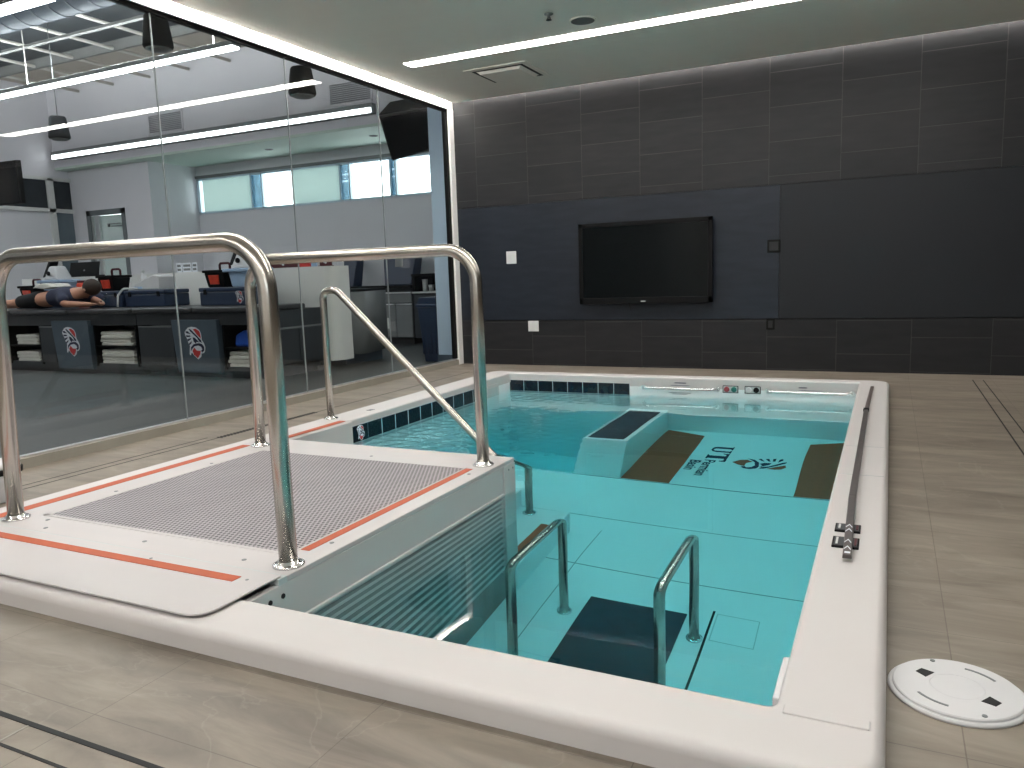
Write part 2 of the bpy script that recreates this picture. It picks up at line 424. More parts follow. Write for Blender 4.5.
# square ceiling diffuser
t = thing('air_vent', (-3.43, 7.16, CZ), 'square air vent in the ceiling beside the strip light', 'vent')
MB().box(-3.76, -3.1, 6.86, 7.48, CZ-.008, CZ).build('frame', M['ceil'], t, bevel=.003)
b = MB()
for k, (i0, i1) in enumerate(((.06, .09),)):
    b.box(-3.76+i0, -3.1-i0, 6.86+i0, 6.86+i1, CZ-.0095, CZ-.007); b.box(-3.76+i0, -3.1-i0, 7.48-i1, 7.48-i0, CZ-.0095, CZ-.007)
    b.box(-3.76+i0, -3.76+i1, 6.86+i0, 7.48-i0, CZ-.0095, CZ-.007); b.box(-3.1-i1, -3.1-i0, 6.86+i0, 7.48-i0, CZ-.0095, CZ-.007)
b.build('slot', M['dark'], t)
MB().hexa([(-3.64,6.98,CZ-.03),(-3.22,6.98,CZ-.03),(-3.22,7.36,CZ-.03),(-3.64,7.36,CZ-.03),(-3.66,6.96,CZ-.008),(-3.2,6.96,CZ-.008),(-3.2,7.38,CZ-.008),(-3.66,7.38,CZ-.008)]).build('plaque', M['ceil'], t)
t = thing('sprinkler_head', (-2.4, 5.77, CZ), 'small fire sprinkler head hanging from the ceiling', 'sprinkler')
MB().lathe([(.035, 0), (.035, -.006), (.012, -.01), (.01, -.035)], (-2.4, 5.77, CZ), 16).build('body', M['steelgrey'], t)
MB().lathe([(.022, -.045), (.022, -.048)], (-2.4, 5.77, CZ), 12).tube([(-2.412,5.77,CZ-.03),(-2.412,5.77,CZ-.046)], .003, 6).tube([(-2.388,5.77,CZ-.03),(-2.388,5.77,CZ-.046)], .003, 6).build('deflector', M['dark'], t)
t = thing('ceiling_speaker', (-2.23, 6.05, CZ), 'round grey speaker grille flush in the ceiling', 'speaker')
MB().lathe([(.105, 0), (.105, -.006), (.098, -.009)], (-2.23, 6.05, CZ), 28).build('rim', M['ceil'], t)
MB().lathe([(.094, -.0085), (.09, -.011)], (-2.23, 6.05, CZ), 28).build('grille', M['steelgrey'], t)

# ------------------------------------------------------------------ back wall fittings
t = thing('television', (-2.34, BY, 1.12), 'large black wall-mounted television with a dark reflective screen', 'television')
tx0, tx1, tz0, tz1, ty = -3.05, -1.615, .695, 1.555, 8.0
b = MB()
bw = .045
b.box(tx0, tx1, ty, ty+.03, tz0, tz0+bw+.02).box(tx0, tx1, ty, ty+.03, tz1-bw, tz1).box(tx0, tx0+bw, ty, ty+.03, tz0, tz1).box(tx1-bw, tx1, ty, ty+.03, tz0, tz1)
b.build('bezel', M['black'], t, bevel=.004)
MB().box(tx0+bw, tx1-bw, ty+.008, ty+.03, tz0+bw+.02, tz1-bw).build('screen', M['screen'], t)
MB().box(tx0+.01, tx1-.01, ty+.03, ty+.06, tz0+.01, tz1-.01).build('casing', M['blackm'], t)
MB().box(-2.7, -1.95, ty+.06, BY-.004, .95, 1.3).build('wall_bracket', M['blackm'], t)
MB().box(-2.36, -2.31, ty-.002, ty, tz0+.018, tz0+.028).build('badge', M['paper'], t)
MB().tube([(-2.5, 8.05, .72), (-2.5, 8.06, .66), (-2.5, 8.075, .63)], .004, 8).build('cable', M['blackm'], t)
def plate(x0, x1, z0, z1, mt, label, slots, smt, name='wall_plate'):
    t = thing(name, ((x0+x1)/2, BY, (z0+z1)/2), label, 'wall plate')
    MB().box(x0, x1, BY-.008, BY, z0, z1).build('cover', mt, t, bevel=.003)
    for (a, c, d, e) in slots: MB().box(x0+a, x0+c, BY-.0105, BY-.007, z0+d, z0+e).build('insert', smt, t)
plate(-3.97, -3.845, 1.165, 1.305, M['plasticw'], 'white double switch plate on the dark wall between railing and television', [(.03, .055, .04, .1), (.072, .097, .04, .1)], M['paper'], 'switch_plate')
plate(-3.72, -3.59, .39, .51, M['plasticw'], 'white four-outlet plate low on the dark wall', [(.022, .057, .015, .05), (.022, .057, .07, .105), (.075, .11, .015, .05), (.075, .11, .07, .105)], M['paper'], 'outlet_plate')
plate(-1.1, -.975, 1.17, 1.295, M['blackm'], 'square black wall box right of the television', [(.02, .105, .02, .105)], M['dark'], 'wall_box')
plate(-1.1, -1.02, .41, .52, M['blackm'], 'small black wall box low on the tiles below the square one', [(.02, .06, .02, .09)], M['dark'], 'wall_box')

# ------------------------------------------------------------------ emblem (bird head crest)
EMB = dict(
 white=[[(265,262),(300,235),(350,225),(410,232),(455,258),(474,295),(474,360),(497,390),(511,430),(500,475),(480,493),(445,500),(440,530),(390,560),(335,515),(318,492),(300,500),(290,520),(280,510),(288,460),(298,425),(285,400),(270,345),(250,310),(247,280)]],
 navy=[[(258,274),(290,270),(332,298),(275,292)],[(264,312),(318,314),(324,328),(272,331)],[(277,354),(330,340),(323,354),(284,374)],[(290,397),(338,372),(327,391),(298,414)],
  [(312,248),(332,248),(400,302),(466,362),(470,388),(440,376),(418,340),(332,272)],[(355,332),(385,338),(440,386),(402,378),(386,397),(362,372)],
  [(303,474),(318,432),(360,402),(430,392),(472,400),(497,430),(490,468),(466,487),(446,470),(470,456),(458,430),(420,416),(360,426),(326,452)]],
 red=[[(372,250),(410,243),(452,266),(466,298),(466,346),(420,305)],[(328,472),(358,438),(384,466),(404,470),(442,470),(430,506),(389,547),(343,511)]])
def emblem(name, fn, size, parent, cols, t=.0015, outline=True):
    """fn(u, v, h) places crest plane coordinates (metres, centred, v up) at height h above the surface"""
    b = MB(); k = size/335.
    conv = lambda P: [((x-380)*k, (392-y)*k) for x, y in P]
    if outline:
        for P in EMB['white']: b.prism(conv(P), fn, 0, t, 0)
    for P in EMB['navy']: b.prism(conv(P), fn, t*.5, t*2, 1)
    for P in EMB['red']: b.prism(conv(P), fn, t*.5, t*2, 2)
    return b.build(name, cols, parent)

# ------------------------------------------------------------------ the pool
pool = thing('swim_pool', ((PX0+PX1)/2, (PY0+PY1)/2, 0), 'white exercise pool with a low raised rim set into the tiled floor', 'pool')
def rrect(x0, x1, y0, y1, r, n=8):
    pts = []
    for cx, cy, a0 in ((x1-r, y0+r, -PI/2), (x1-r, y1-r, 0), (x0+r, y1-r, PI/2), (x0+r, y0+r, PI)):
        for k in range(n+1):
            a = a0+PI/2*k/n; pts.append((cx+r*math.cos(a), cy+r*math.sin(a)))
    return pts
def ring_mesh(loops):
    b = MB(); n = len(loops[0][0]); vs = []
    for pts, z in loops: vs += [(x, y, z) for x, y in pts]
    fs = []
    for i in range(len(loops)-1):
        for j in range(n): fs.append((i*n+j, i*n+(j+1) % n, (i+1)*n+(j+1) % n, (i+1)*n+j))
    b.add(vs, fs, 0, True); return b
loops = []
for d, z in ((0, -.02), (0, .044), (0, .046), (.002, .055), (.007, .063), (.014, .069), (.022, ZR-.0005), (.026, ZR), (.028, ZR)):
    loops.append((rrect(PX0+d, PX1-d, PY0+d, PY1-d, .11-d*.6), z))
for d, z in ((-.016, ZR), (-.014, ZR), (-.012, ZR), (-.005, ZR-.002), (-.001, ZR-.007), (0, ZR-.014), (0, ZR-.016), (0, -.02)):
    loops.append((rrect(IX0+d, IX1-d, IY0+d, IY1-d, .03), z))
o = ring_mesh(loops).build('coping', M['gel'], pool)
MB().box(IX1+.016, PX1-.03, 1.675, 1.712, ZR-.004, ZR+.004).build('rim_joint', M['gel'], pool, bevel=.003)
for yy in (4.46, 3.84): MB().box(IX1+.012, PX1-.02, yy, yy+.004, ZR-.004, ZR+.0008).build('rim_joint', M['rib'], pool)
# basin: inner faces only
b = MB()
x0, x1, y0, y1 = IX0, IX1, IY0, IY1
DX, DY, ZD = -2.15, 5.43, -2.6
def quad(b, *p, m=0): b.add(p, [(0,1,2,3)], m)
quad(b, (x0,y0,-.02),(x1,y0,-.02),(x1,y0,ZF),(x0,y0,ZF))
quad(b, (x1,y0,-.02),(x1,y1,-.02),(x1,y1,ZF),(x1,y0,ZF))
quad(b, (DX,y1,-.02),(x1,y1,-.02),(x1,y1,ZF),(DX,y1,ZF))
quad(b, (x0,y1,-.02),(DX,y1,-.02),(DX,y1,ZD),(x0,y1,ZD))
quad(b, (x0,y0,-.02),(x0,DY,-.02),(x0,DY,ZF),(x0,y0,ZF))
quad(b, (x0,DY,-.02),(x0,y1,-.02),(x0,y1,ZD),(x0,DY,ZD))
quad(b, (x0,y0,ZF),(x1,y0,ZF),(x1,DY,ZF),(x0,DY,ZF))
quad(b, (DX,DY,ZF),(x1,DY,ZF),(x1,y1,ZF),(DX,y1,ZF))
quad(b, (x0,DY,ZD),(DX,DY,ZD),(DX,y1,ZD),(x0,y1,ZD))
quad(b, (x0,DY,ZF),(DX,DY,ZF),(DX,DY,ZD),(x0,DY,ZD))
quad(b, (DX,DY,ZF),(DX,y1,ZF),(DX,y1,ZD),(DX,DY,ZD))
b.build('basin', M['basin'], pool)
# raised bench with dark pad
bn = MB().hexa([(-2.15,5.42,ZF),(-1.785,5.44,ZF),(-1.785,IY1,ZF),(-2.15,IY1,ZF),(-2.15,5.64,-.775),(-1.785,5.66,-.775),(-1.785,IY1,-.775),(-2.15,IY1,-.775)]).build('bench', M['basin'], pool, bevel=.006)
MB().box(-2.122, -1.828, 5.69, 6.80, -.776, -.771).build('bench_pad', M['mat_navy'], bn)
# orange running-belt flanks on the pool floor
for pl in ([(-1.78,5.44),(-1.405,5.435),(-1.425,6.74),(-1.78,6.87)], [(-.555,5.435),(-.2,5.44),(-.2,6.87),(-.55,6.70)]):
    MB().prism(pl, XY, ZF, ZF+.004).build('side_tread', M['orange'], pool)
# seams in the floor
for nm, (xa, xb, ya, yb) in (('floor_seam', (-2.15, -.2, 5.418, 5.43)), ('floor_seam', (-2.4, -.2, 4.672, 4.678)), ('floor_seam', (-2.4, -.2, 4.026, 4.032)), ('floor_seam', (-.758, -.746, 3.0, 3.80)), ('floor_seam', (-1.60, -1.596, 2.4, 4.5))):
    MB().box(xa, xb, ya, yb, ZF-.001, ZF+.0015).build(nm, M['dark'] if ya == 3.0 else M['steelgrey'] if ya > 5 else M['groove'], pool)
b = MB()
for bx in ((-.733,-.522,3.776,3.78),(-.733,-.522,3.546,3.55),(-.733,-.729,3.546,3.78),(-.526,-.522,3.546,3.78)): b.box(*bx, ZF-.001, ZF+.0012)
b.build('access_hatch', M['rib'], pool)
# floor emblem + lettering, reading towards the near end (letter tops point to +X)
def fl(cx, cy): return lambda u, v, h: (cx+v, cy-u, ZF+.002+h)
emblem('floor_emblem', fl(-.86, 6.07), .44, pool, [M['basin'], M['navy'], M['orange']], outline=False)
def text_poly(polys, fn, name, mt, parent, h=.0015):
    b = MB()
    for P in polys: b.prism(P, fn, 0, h)
    return b.build(name, mt, parent)
U = [[(0,1),(.40,1),(.40,.93),(.31,.91),(.31,.30),(.33,.18),(.41,.11),(.51,.11),(.57,.18),(.59,.30),(.59,.91),(.51,.93),(.51,1),(.82,1),(.82,.93),(.74,.91),(.74,.28),(.66,.10),(.54,0),(.34,0),(.18,.06),(.10,.20),(.09,.93),(0,.95)]]
T = [[(.88,1),(1.70,1),(1.70,.70),(1.64,.70),(1.58,.87),(1.42,.88),(1.42,.09),(1.50,.07),(1.50,0),(1.08,0),(1.08,.07),(1.16,.09),(1.16,.88),(1.0,.87),(.94,.70),(.88,.70)]]
lt = text_poly([[(x*.25, y*.17) for x, y in P] for P in U+T], lambda u, v, h: (-1.285+v, 6.47-u, ZF+.002+h), 'floor_lettering', M['navy'], pool)
def font(txt, size, loc, rot, mt, name, parent, depth=.001, align='LEFT'):
    c = bpy.data.curves.new(name, 'FONT'); c.body = txt; c.size = size; c.extrude = depth; c.align_x = align; c.offset = .002
    tmp = bpy.data.objects.new(name, c); C.objects.link(tmp); bpy.context.view_layer.update()
    me = bpy.data.meshes.new_from_object(tmp.evaluated_get(bpy.context.evaluated_depsgraph_get()))
    bpy.data.objects.remove(tmp); bpy.data.curves.remove(c)
    me.materials.clear(); me.materials.append(mt)
    o = bpy.data.objects.new(name, me); C.objects.link(o)
    off = Vector((0, 0, 0)); q = parent
    while q is not None: off += Vector(q.location); q = q.parent
    o.parent = parent; o.location = Vector(loc)-off; o.rotation_euler = rot
    return o
font('Permian', .125, (-1.275, 6.07, ZF+.003), (0, 0, -PI/2), M['navy'], 'floor_lettering', pool)
font('Basin', .125, (-1.385, 6.04, ZF+.003), (0, 0, -PI/2), M['navy'], 'floor_lettering', pool)
# tile bands
b = MB(); bg = MB()
bg.box(-3.435+.05, -2.145, IY1-.006, IY1, -.2, .006)
for k in range(8): b.box(-3.385+.003+k*.155, -3.385+.152+k*.155, IY1-.007, IY1-.004, -.101, .004)
o = bg.build('tile_band', M['grout'], pool); b.build('tile', M['navytile'], o, bevel=.001)
b = MB(); bg = MB().box(IX0-.001, IX0+.006, 4.325, 6.11, -.2, .022)
for k in range(1, 11): b.box(IX0+.004, IX0+.0068, 4.33+k*.1775+.005, 4.33+k*.1775+.1725, -.096, .02)
o = bg.build('tile_band', M['grout'], pool); b.build('tile', M['navytile'], o, bevel=.001)
et = MB().box(IX0+.004, IX0+.010, 4.332, 4.5055, -.096, .02).build('emblem_tile', M['navytile'], pool)
emblem('emblem', lambda u, v, h: (IX0+.0102+h, 4.42+u, -.038+v), .112, et, [M['logow'], M['navy'], M['red']], t=.001)
# white return beside the platform with rounded end, orange strip on the rim above it
MB().box(IX0-.001, IX0+.022, 3.66, 4.318, -.6, ZR-.004).build('wall_return', M['gel'], pool, bevel=.012, seg=3)
MB().box(-3.437, -3.387, 3.70, 4.27, ZR-.001, ZR+.003).build('edge_strip', M['orange'], pool, bevel=.001)
MB().box(-3.51, -3.47, 4.68, 4.735, ZR-.004, ZR+.0015).build('overflow_slot', M['steelgrey'], pool)
# left wall fittings
fx = MB().box(IX0, IX0+.012, 6.15, 6.23, -.085, -.005).build('jet_fitting', M['black'], pool, bevel=.002)
MB().lathe([(.022, .012), (.02, .016)], (IX0, 6.19, -.045), 14, axis='x').build('nozzle', M['plasticw'], fx)
fx = MB().box(IX0, IX0+.008, 6.36, 6.62, -.14, .012).build('intake_grille', M['gel'], pool, bevel=.002)
MB().box(IX0+.007, IX0+.010, 6.39, 6.59, -.12, -.02).build('mesh_insert', M['rib'], fx)
# back wall fittings: chrome grab bars, control panels, notices
for x0_, x1_ in ((-2.01, -1.345), (-.915, -.25)):
    gb = MB().tube(fillet([(x0_, IY1, -.022), (x0_+.02, IY1-.05, -.022), (x1_-.02, IY1-.05, -.022), (x1_, IY1, -.022)], .04), .0115, 12).build('grab_bar', M['chrome'], pool)
    for xx in (x0_, x1_): MB().lathe([(.024, 0), (.022, -.008)], (xx, IY1, -.022), 14, axis='y').build('flange', M['chrome'], gb)
for x0_, c0, c1 in ((-1.296, mat('dull_red_button', srgb(150, 66, 72), .4), mat('green_button', srgb(30, 110, 100), .4)), (-1.108, M['plasticw'], M['blackm'])):
    cp = MB().box(x0_, x0_+.134, IY1-.012, IY1, -.05, .015).build('control_panel', M['black'], pool, bevel=.003)
    MB().box(x0_+.006, x0_+.128, IY1-.014, IY1-.011, -.044, .009).build('faceplate', M['rib'], cp)
    for dx, cm in ((.036, c0), (.098, c1)):
        MB().lathe([(.024, 0), (.024, -.008), (.018, -.012)], (x0_+dx, IY1-.013, -.017), 18, axis='y').build('button', cm, cp)
for grp in (((-1.725,-1.62,.024,.009),(-1.76,-1.59,.001,.005),(-1.775,-1.58,-.066,.004),(-1.745,-1.61,-.077,.004)), ((-.665,-.6,.014,.009),(-.665,-.48,-.009,.004))):
    b = MB()
    for xa, xb, z_, h_ in grp: b.box(xa, xb, IY1-.0015, IY1, z_-h_/2, z_+h_/2)
    b.build('notice_print', M['navy'], pool)
# skimmer plate on the near right wall
sk = MB().box(-.216, -.2, 1.76, 1.97, -.09, .058).build('skimmer_plate', M['plasticw'], pool, bevel=.004)
MB().box(-.2175, -.215, 1.80, 1.90, -.03, .035).build('slot', M['dark'], sk)
# steps behind the platform
for k, z_ in enumerate((-.32, -.62, -.92, -1.22)):
    xr = -2.78+k*.333
    st = MB().box(IX0, xr, 3.64, 4.42, (ZF if k == 3 else z_-.3), z_).build('step', M['basin'], pool, bevel=.008)
    MB().box(xr-.10, xr-.008, 3.70, 4.20, z_-.001, z_+.003).build('nosing', M['orange'], st)

# ------------------------------------------------------------------ water
nx, ny = 200, 320
wx0, wx1, wy0, wy1 = IX0-.012, IX1+.012, IY0-.012, IY1+.012
vs = []; fs = []
rnd = random.Random(3)
wavesA = [(rnd.uniform(.35, .9), rnd.uniform(0, 2*PI), rnd.uniform(0, 6.3), rnd.uniform(.5, 1)) for _ in range(12)]
wavesB = [(rnd.uniform(.05, .14), rnd.gauss(.5, .9), rnd.uniform(0, 6.3), rnd.uniform(.5, 1)) for _ in range(16)]
def wave(x, y):
    h = 0
    for L, a, p, w in wavesA: h += .00038*w*L*math.sin(2*PI/L*(x*math.cos(a)+y*math.sin(a))+p)
    e = math.exp(-((x+3.0)/.75)**2-((y-4.7)/.9)**2)+.55*math.exp(-((y-6.55)/.28)**2-((x+2.9)/.7)**2)
    if e > .02:
        for L, a, p, w in wavesB: h += .0016*e*w*L/.1*math.sin(2*PI/L*(x*math.cos(a)+y*math.sin(a))+p)*.55
    return h
for j in range(ny+1):
    for i in range(nx+1):
        x = wx0+(wx1-wx0)*i/nx; yy = wy0+(wy1-wy0)*j/ny
        vs.append((x, yy, ZW+wave(x, yy)))
for j in range(ny):
    for i in range(nx):
        a = j*(nx+1)+i; fs.append((a, a+1, a+nx+2, a+nx+1))
b = MB(); b.add(vs, fs, 0, True)
base = len(b.v); zb = ZD-.02
per = [i for i in range(nx+1)]+[j*(nx+1)+nx for j in range(1, ny+1)]+[ny*(nx+1)+i for i in range(nx-1, -1, -1)]+[j*(nx+1) for j in range(ny-1, 0, -1)]
b.v += [(b.v[i][0], b.v[i][1], zb) for i in per]
for k in range(len(per)):
    l = (k+1) % len(per)
    b.f.append([per[k], base+k, base+l, per[l]]); b.m.append(0); b.s.append(False)
b.f.append([base+k for k in range(len(per)-1, -1, -1)]); b.m.append(0); b.s.append(False)
o = b.build('pool_water', M['water'])
tag(o, 'clear turquoise water filling the pool', 'water', None, 'stuff')

# ------------------------------------------------------------------ entry platform
DX0, DX1, DY0, DY1, DZ = -3.52, -1.78, 1.885, 3.64, .079
pf = thing('entry_platform', ((DX0+DX1)/2, (DY0+DY1)/2, 0), 'white entry platform with a perforated grey tread in the near corner of the pool', 'platform')
MB().box(DX0, DX1, DY0, DY1, .058, DZ).build('deck', M['deck'], pf, bevel=.004)
MB().box(-3.262, -1.918, 2.055, 3.335, DZ-.002, DZ+.001).build('tread_grille', M['grille'], pf)
b = MB()
for bx in ((-3.285,-3.262,2.035,3.355),(-1.918,-1.91,2.035,3.355),(-3.285,-1.91,2.035,2.055),(-3.285,-1.91,3.335,3.355)): b.box(*bx, DZ-.003, DZ+.003)
b.build('tread_frame', M['deck'], pf, bevel=.002)
MB().box(-3.498, -3.438, 1.9, 3.42, DZ-.001, DZ+.002).build('edge_strip', M['orange'], pf)
MB().box(-1.906, -1.868, 2.10, 3.34, DZ-.001, DZ+.002).build('edge_strip', M['orange'], pf)
MB().box(DX1-.03, DX1, IY0+.02, 3.50, -.085, .0575).build('side_panel', M['gel'], pf, bevel=.002)
MB().box(DX1-.03, DX1+.008, IY0+.02, 3.50, -.097, -.082).build('lip', M['gel'], pf, bevel=.003)
MB().box(DX1-.06, DX1+.004, 3.512, DY1+.002, -1.2, .057).build('corner_post', M['gel'], pf, bevel=.006)
MB().box(-3.36, DX1-.06, 3.58, DY1-.002, -1.2, .057).build('back_panel', M['gel'], pf)
# ribbed shutter below the lip
z_ = -.10; zz = -1.17; pitch = .072
prof = [(DX1-.04, -.098)]
while z_ > zz:
    prof += [(DX1-.012, z_-.004), (DX1-.004, z_-pitch*.25), (DX1-.012, z_-pitch*.5), (DX1-.028, z_-pitch*.6), (DX1-.03, z_-pitch*.92)]
    z_ -= pitch
n = len(prof)
b = MB(); b.add([(x, IY0+.02, z) for x, z in prof]+[(x, 3.508, z) for x, z in prof], [], 0)
for q in range(n-1): b.f.append([q, q+1, n+q+1, n+q]); b.m.append(0 if q % 5 in (1, 2) else 1); b.s.append(False)
b.build('ribbed_shutter', [M['rib'], M['groove']], pf)
MB().box(DX1-.07, DX1-.03, IY0+.02, 3.60, ZF, -1.16).build('plinth', M['greylam'], pf)
sc = [(-3.20, 2.0, DZ), (-3.1, 1.925, DZ), (-2.55, 1.955, DZ), (-2.03, 1.945, DZ), (-3.31, 3.0, DZ), (-3.32, 2.42, DZ), (-1.845, 2.2, DZ), (-1.84, 3.25, DZ), (-2.55, 3.42, DZ)]
for x, yy, z in sc: MB().lathe([(.009, -.001), (.009, .0015)], (x, yy, z), 10, smooth=False).build('screw', M['steelgrey'], pf)
for yy in (1.80, 1.86): MB().lathe([(.009, -.001), (.009, .0025)], (DX1, yy, .018), 10, axis='x', smooth=False).build('screw', M['dark'], pf)
for yy in (3.56, 3.61): MB().lathe([(.005, -.001), (.005, .0025)], (DX1+.004, yy, .03), 10, axis='x', smooth=False).build('screw', M['steelgrey'], pf)
# ramp plate lapping over the near rim
r = .07
poly = [(-4.2+.56, 1.868), (-3.6, 1.525)] + [(DX1-.008-r+r*math.sin(a), 1.525+r-r*math.cos(a)) for a in [PI/2*k/10 for k in range(11)]] + [(DX1-.008, 1.868)]
rp = MB().prism(poly, XY, .080, .086).build('ramp_plate', M['deck'], pf, bevel=.0015)
MB().box(-3.6, -1.905, 1.765, 1.808, .0855, .088).build('edge_strip', M['orange'], rp, bevel=.0005)
MB().box(-3.52, DX1, 1.845, 1.885, .058, .0795).build('hinge_bar', M['rib'], rp)
for sx_, sy_ in ((-1.868, 1.795), (-2.35, 1.82)): MB().lathe([(.006, -.001), (.006, .0012)], (sx_, sy_, .086), 10, smooth=False).build('screw', M['steelgrey'], rp)

# ------------------------------------------------------------------ stainless handrails
def flange(b, x, yy, z, r=.055):
    b.lathe([(r, 0), (r, .006), (r*.9, .009), (.037, .010), (.036, .02)], (x, yy, z), 24)
def handrail(yy, xa, xb, lean, zt, label, z0):
    t = thing('handrail', ((xa+xb)/2, yy, z0), label, 'handrail')
    MB().tube(fillet([(xa, yy, z0), (xa+lean, yy, zt), (xb, yy, zt), (xb, yy, z0)], .17, 12), .032, 20).build('tube', M['steel'], t)
    for x in (xa, xb):
        b = MB(); flange(b, x, yy, z0); b.build('flange', M['chrome'], t)
handrail(1.965, -3.36, -1.843, .07, 1.188, 'near tall stainless steel handrail arching over the front edge of the entry platform', DZ)
handrail(3.44, -3.375, -1.86, .02, 1.18, 'far tall stainless steel handrail arching over the back edge of the entry platform', DZ)
t = thing('stair_handrail', (-3.56, 4.33, ZR), 'sloping stainless steel handrail running from the left rim down into the water', 'handrail')
MB().tube(fillet([(-3.56, 4.33, ZR), (-3.56, 4.33, .98), (-3.44, 4.33, .98), (-2.02, 4.33, -.335), (-2.02, 4.33, -1.22)], [.1, .1, .07], 10), .0245, 16).build('tube', M['steel'], t)
b = MB(); b.lathe([(.05, 0), (.05, .006), (.03, .009), (.028, .018)], (-3.56, 4.33, ZR), 20); b.build('flange', M['chrome'], t)
b = MB(); b.lathe([(.045, 0), (.045, .006), (.03, .009)], (-2.02, 4.33, -1.22), 20); b.build('flange', M['chrome'], t)
for x, lab in ((-1.47, 'underwater chrome grab rail on the pool floor nearer the ribbed side panel'), (-.80, 'underwater chrome grab rail on the pool floor nearer the right rim')):
    t = thing('grab_rail', (x, 3.23, ZF), lab, 'grab rail')
    MB().tube(fillet([(x, 2.925, ZF), (x, 2.925, -.42), (x, 3.54, -.385), (x, 3.54, ZF)], .075, 10), .024, 16).build('tube', M['steel'], t)
    for yy in (2.925, 3.54):
        b = MB(); b.lathe([(.04, 0), (.04, .006), (.027, .009)], (x, yy, ZF), 20); b.build('flange', M['chrome'], t)
t = MB().box(-1.385, -.875, 2.62, 3.72, ZF, ZF+.012).build('floor_mat', M['mat_navy'], bevel=.003)
tag(t, 'dark navy mat on the pool floor between the two underwater grab rails', 'mat')

# ------------------------------------------------------------------ things on the right rim
t = thing('pole', (-.1, 4.6, ZR), 'long thin dark pole with white chevrons lying along the right rim', 'pole')
def bar(pts, w, h, b):
    for (xa, ya), (xb, yb) in zip(pts, pts[1:]):
        b.hexa([(xa-w,ya,ZR+.012),(xa+w,ya,ZR+.012),(xb+w,yb,ZR+.012),(xb-w,yb,ZR+.012),(xa-w*.8,ya,ZR+.012+h),(xa+w*.8,ya,ZR+.012+h),(xb+w*.8,yb,ZR+.012+h),(xb-w*.8,yb,ZR+.012+h)])
b = MB(); bar([(-.099, 2.67), (-.112, 3.4), (-.113, 5.5)], .015, .014, b); b.build('shaft', mat('dark_brown_shaft', srgb(78, 72, 72), .4, var=.2, scale=20), t, bevel=.002)
b = MB(); bar([(-.113, 5.5), (-.098, 6.55)], .013, .012, b); b.build('upper_shaft', mat('taupe_shaft', srgb(96, 86, 84), .45, var=.15, scale=20), t, bevel=.002)
MB().box(-.13, -.096, 5.47, 5.53, ZR+.01, ZR+.028).build('ferrule', M['blackm'], t, bevel=.002)
for yy in (2.73, 2.80, 2.92, 2.97):
    b = MB()
    zt = ZR+.0262
    for sgn in (-1, 1):
        cx = -.1-(yy-2.67)*.0178
        b.hexa([(cx,yy+.02,zt),(cx+sgn*.011,yy-.012,zt),(cx+sgn*.011,yy-.002,zt),(cx,yy+.03,zt),(cx,yy+.02,zt+.001),(cx+sgn*.011,yy-.012,zt+.001),(cx+sgn*.011,yy-.002,zt+.001),(cx,yy+.03,zt+.001)])
    b.build('chevron_marking', M['logow'], t)
b = MB().box(-.108, -.09, 2.685, 2.70, ZR+.0262, ZR+.0272); b.build('end_mark', M['logow'], t)
for y0_, y1_, lab in ((2.975, 3.06, 'black control pad with small markings under the pole, the farther of two'), (2.80, 2.905, 'black control pad with small markings under the pole, the nearer of two')):
    t = thing('control_pad', (-.11, (y0_+y1_)/2, ZR), lab, 'control pad')
    MB().box(-.155, -.068, y0_, y1_, ZR, ZR+.008).build('base', M['black'], t, bevel=.002)
    MB().box(-.149, -.074, y0_+.008, y1_-.008, ZR+.0075, ZR+.0092).build('face', M['charcoal'], t)
    for dx, cm in ((-.143, M['paper']), (-.083, M['maroon'])): MB().box(dx, dx+.007, y0_+.018, y1_-.018, ZR+.009, ZR+.0115).build('button', cm, t)

# ------------------------------------------------------------------ floor fittings
t = thing('access_lid', (.178, 2.05, 0), 'round white plastic access lid on the tiles by the right rim', 'lid')
cx, cy = .178, 2.05
MB().lathe([(.152, 0), (.152, .006), (.148, .009)], (cx, cy, 0), 56).build('rim', M['plasticw'], t)
MB().lathe([(.142, .009), (.142, .014), (.139, .0165), (.06, .017), (.0585, .0162), (.056, .0168), (.001, .0170)], (cx, cy, 0), 72, smooth=False).build('cover', M['plasticw'], t)
for a in (2.55, 2.55+PI):
    ux, uy = math.cos(a), math.sin(a); px, py = cx+ux*.08, cy+uy*.08
    tri = [(px-uy*.018-ux*.012, py+ux*.018-uy*.012), (px+uy*.018-ux*.012, py-ux*.018-uy*.012), (px+uy*.012+ux*.018, py-ux*.012+uy*.018), (px-uy*.012+ux*.018, py+ux*.012+uy*.018)]
    MB().prism(tri, XY, .0165, .0182).build('finger_hole', M['dark'], t)
for a in (2.55+PI/2, 2.55-PI/2):
    arc = [(cx+rr*math.cos(a+da), cy+rr*math.sin(a+da)) for rr, das in ((.108, [-.36+.09*k for k in range(9)]), (.102, [.36-.09*k for k in range(9)])) for da in das]
    MB().prism(arc, XY, .0165, .018).build('slot', M['steelgrey'], t)
for a in (1.95, 1.95+PI): MB().lathe([(.006, .0165), (.006, .0185)], (cx+.128*math.cos(a), cy+.128*math.sin(a), 0), 10, smooth=False).build('screw', M['steelgrey'], t)
def drain(label, boxes, cross, grate=None):
    t = thing('slot_drain', ((boxes[0][0]+boxes[0][1])/2, (boxes[0][2]+boxes[0][3])/2, 0), label, 'floor drain')
    for bx in boxes: MB().box(*bx, -.002, .0015).build('slot', M['dark'], t)
    for bx in cross: MB().box(*bx, -.002, .001).build('cover_joint', M['kerb'], t)
    if grate:
        g = MB(); y_ = grate[2]
        while y_ < grate[3]: g.box(grate[0], grate[1], y_, y_+.012, -.001, .003); y_ += .03
        g.build('grate', M['dark'], t)
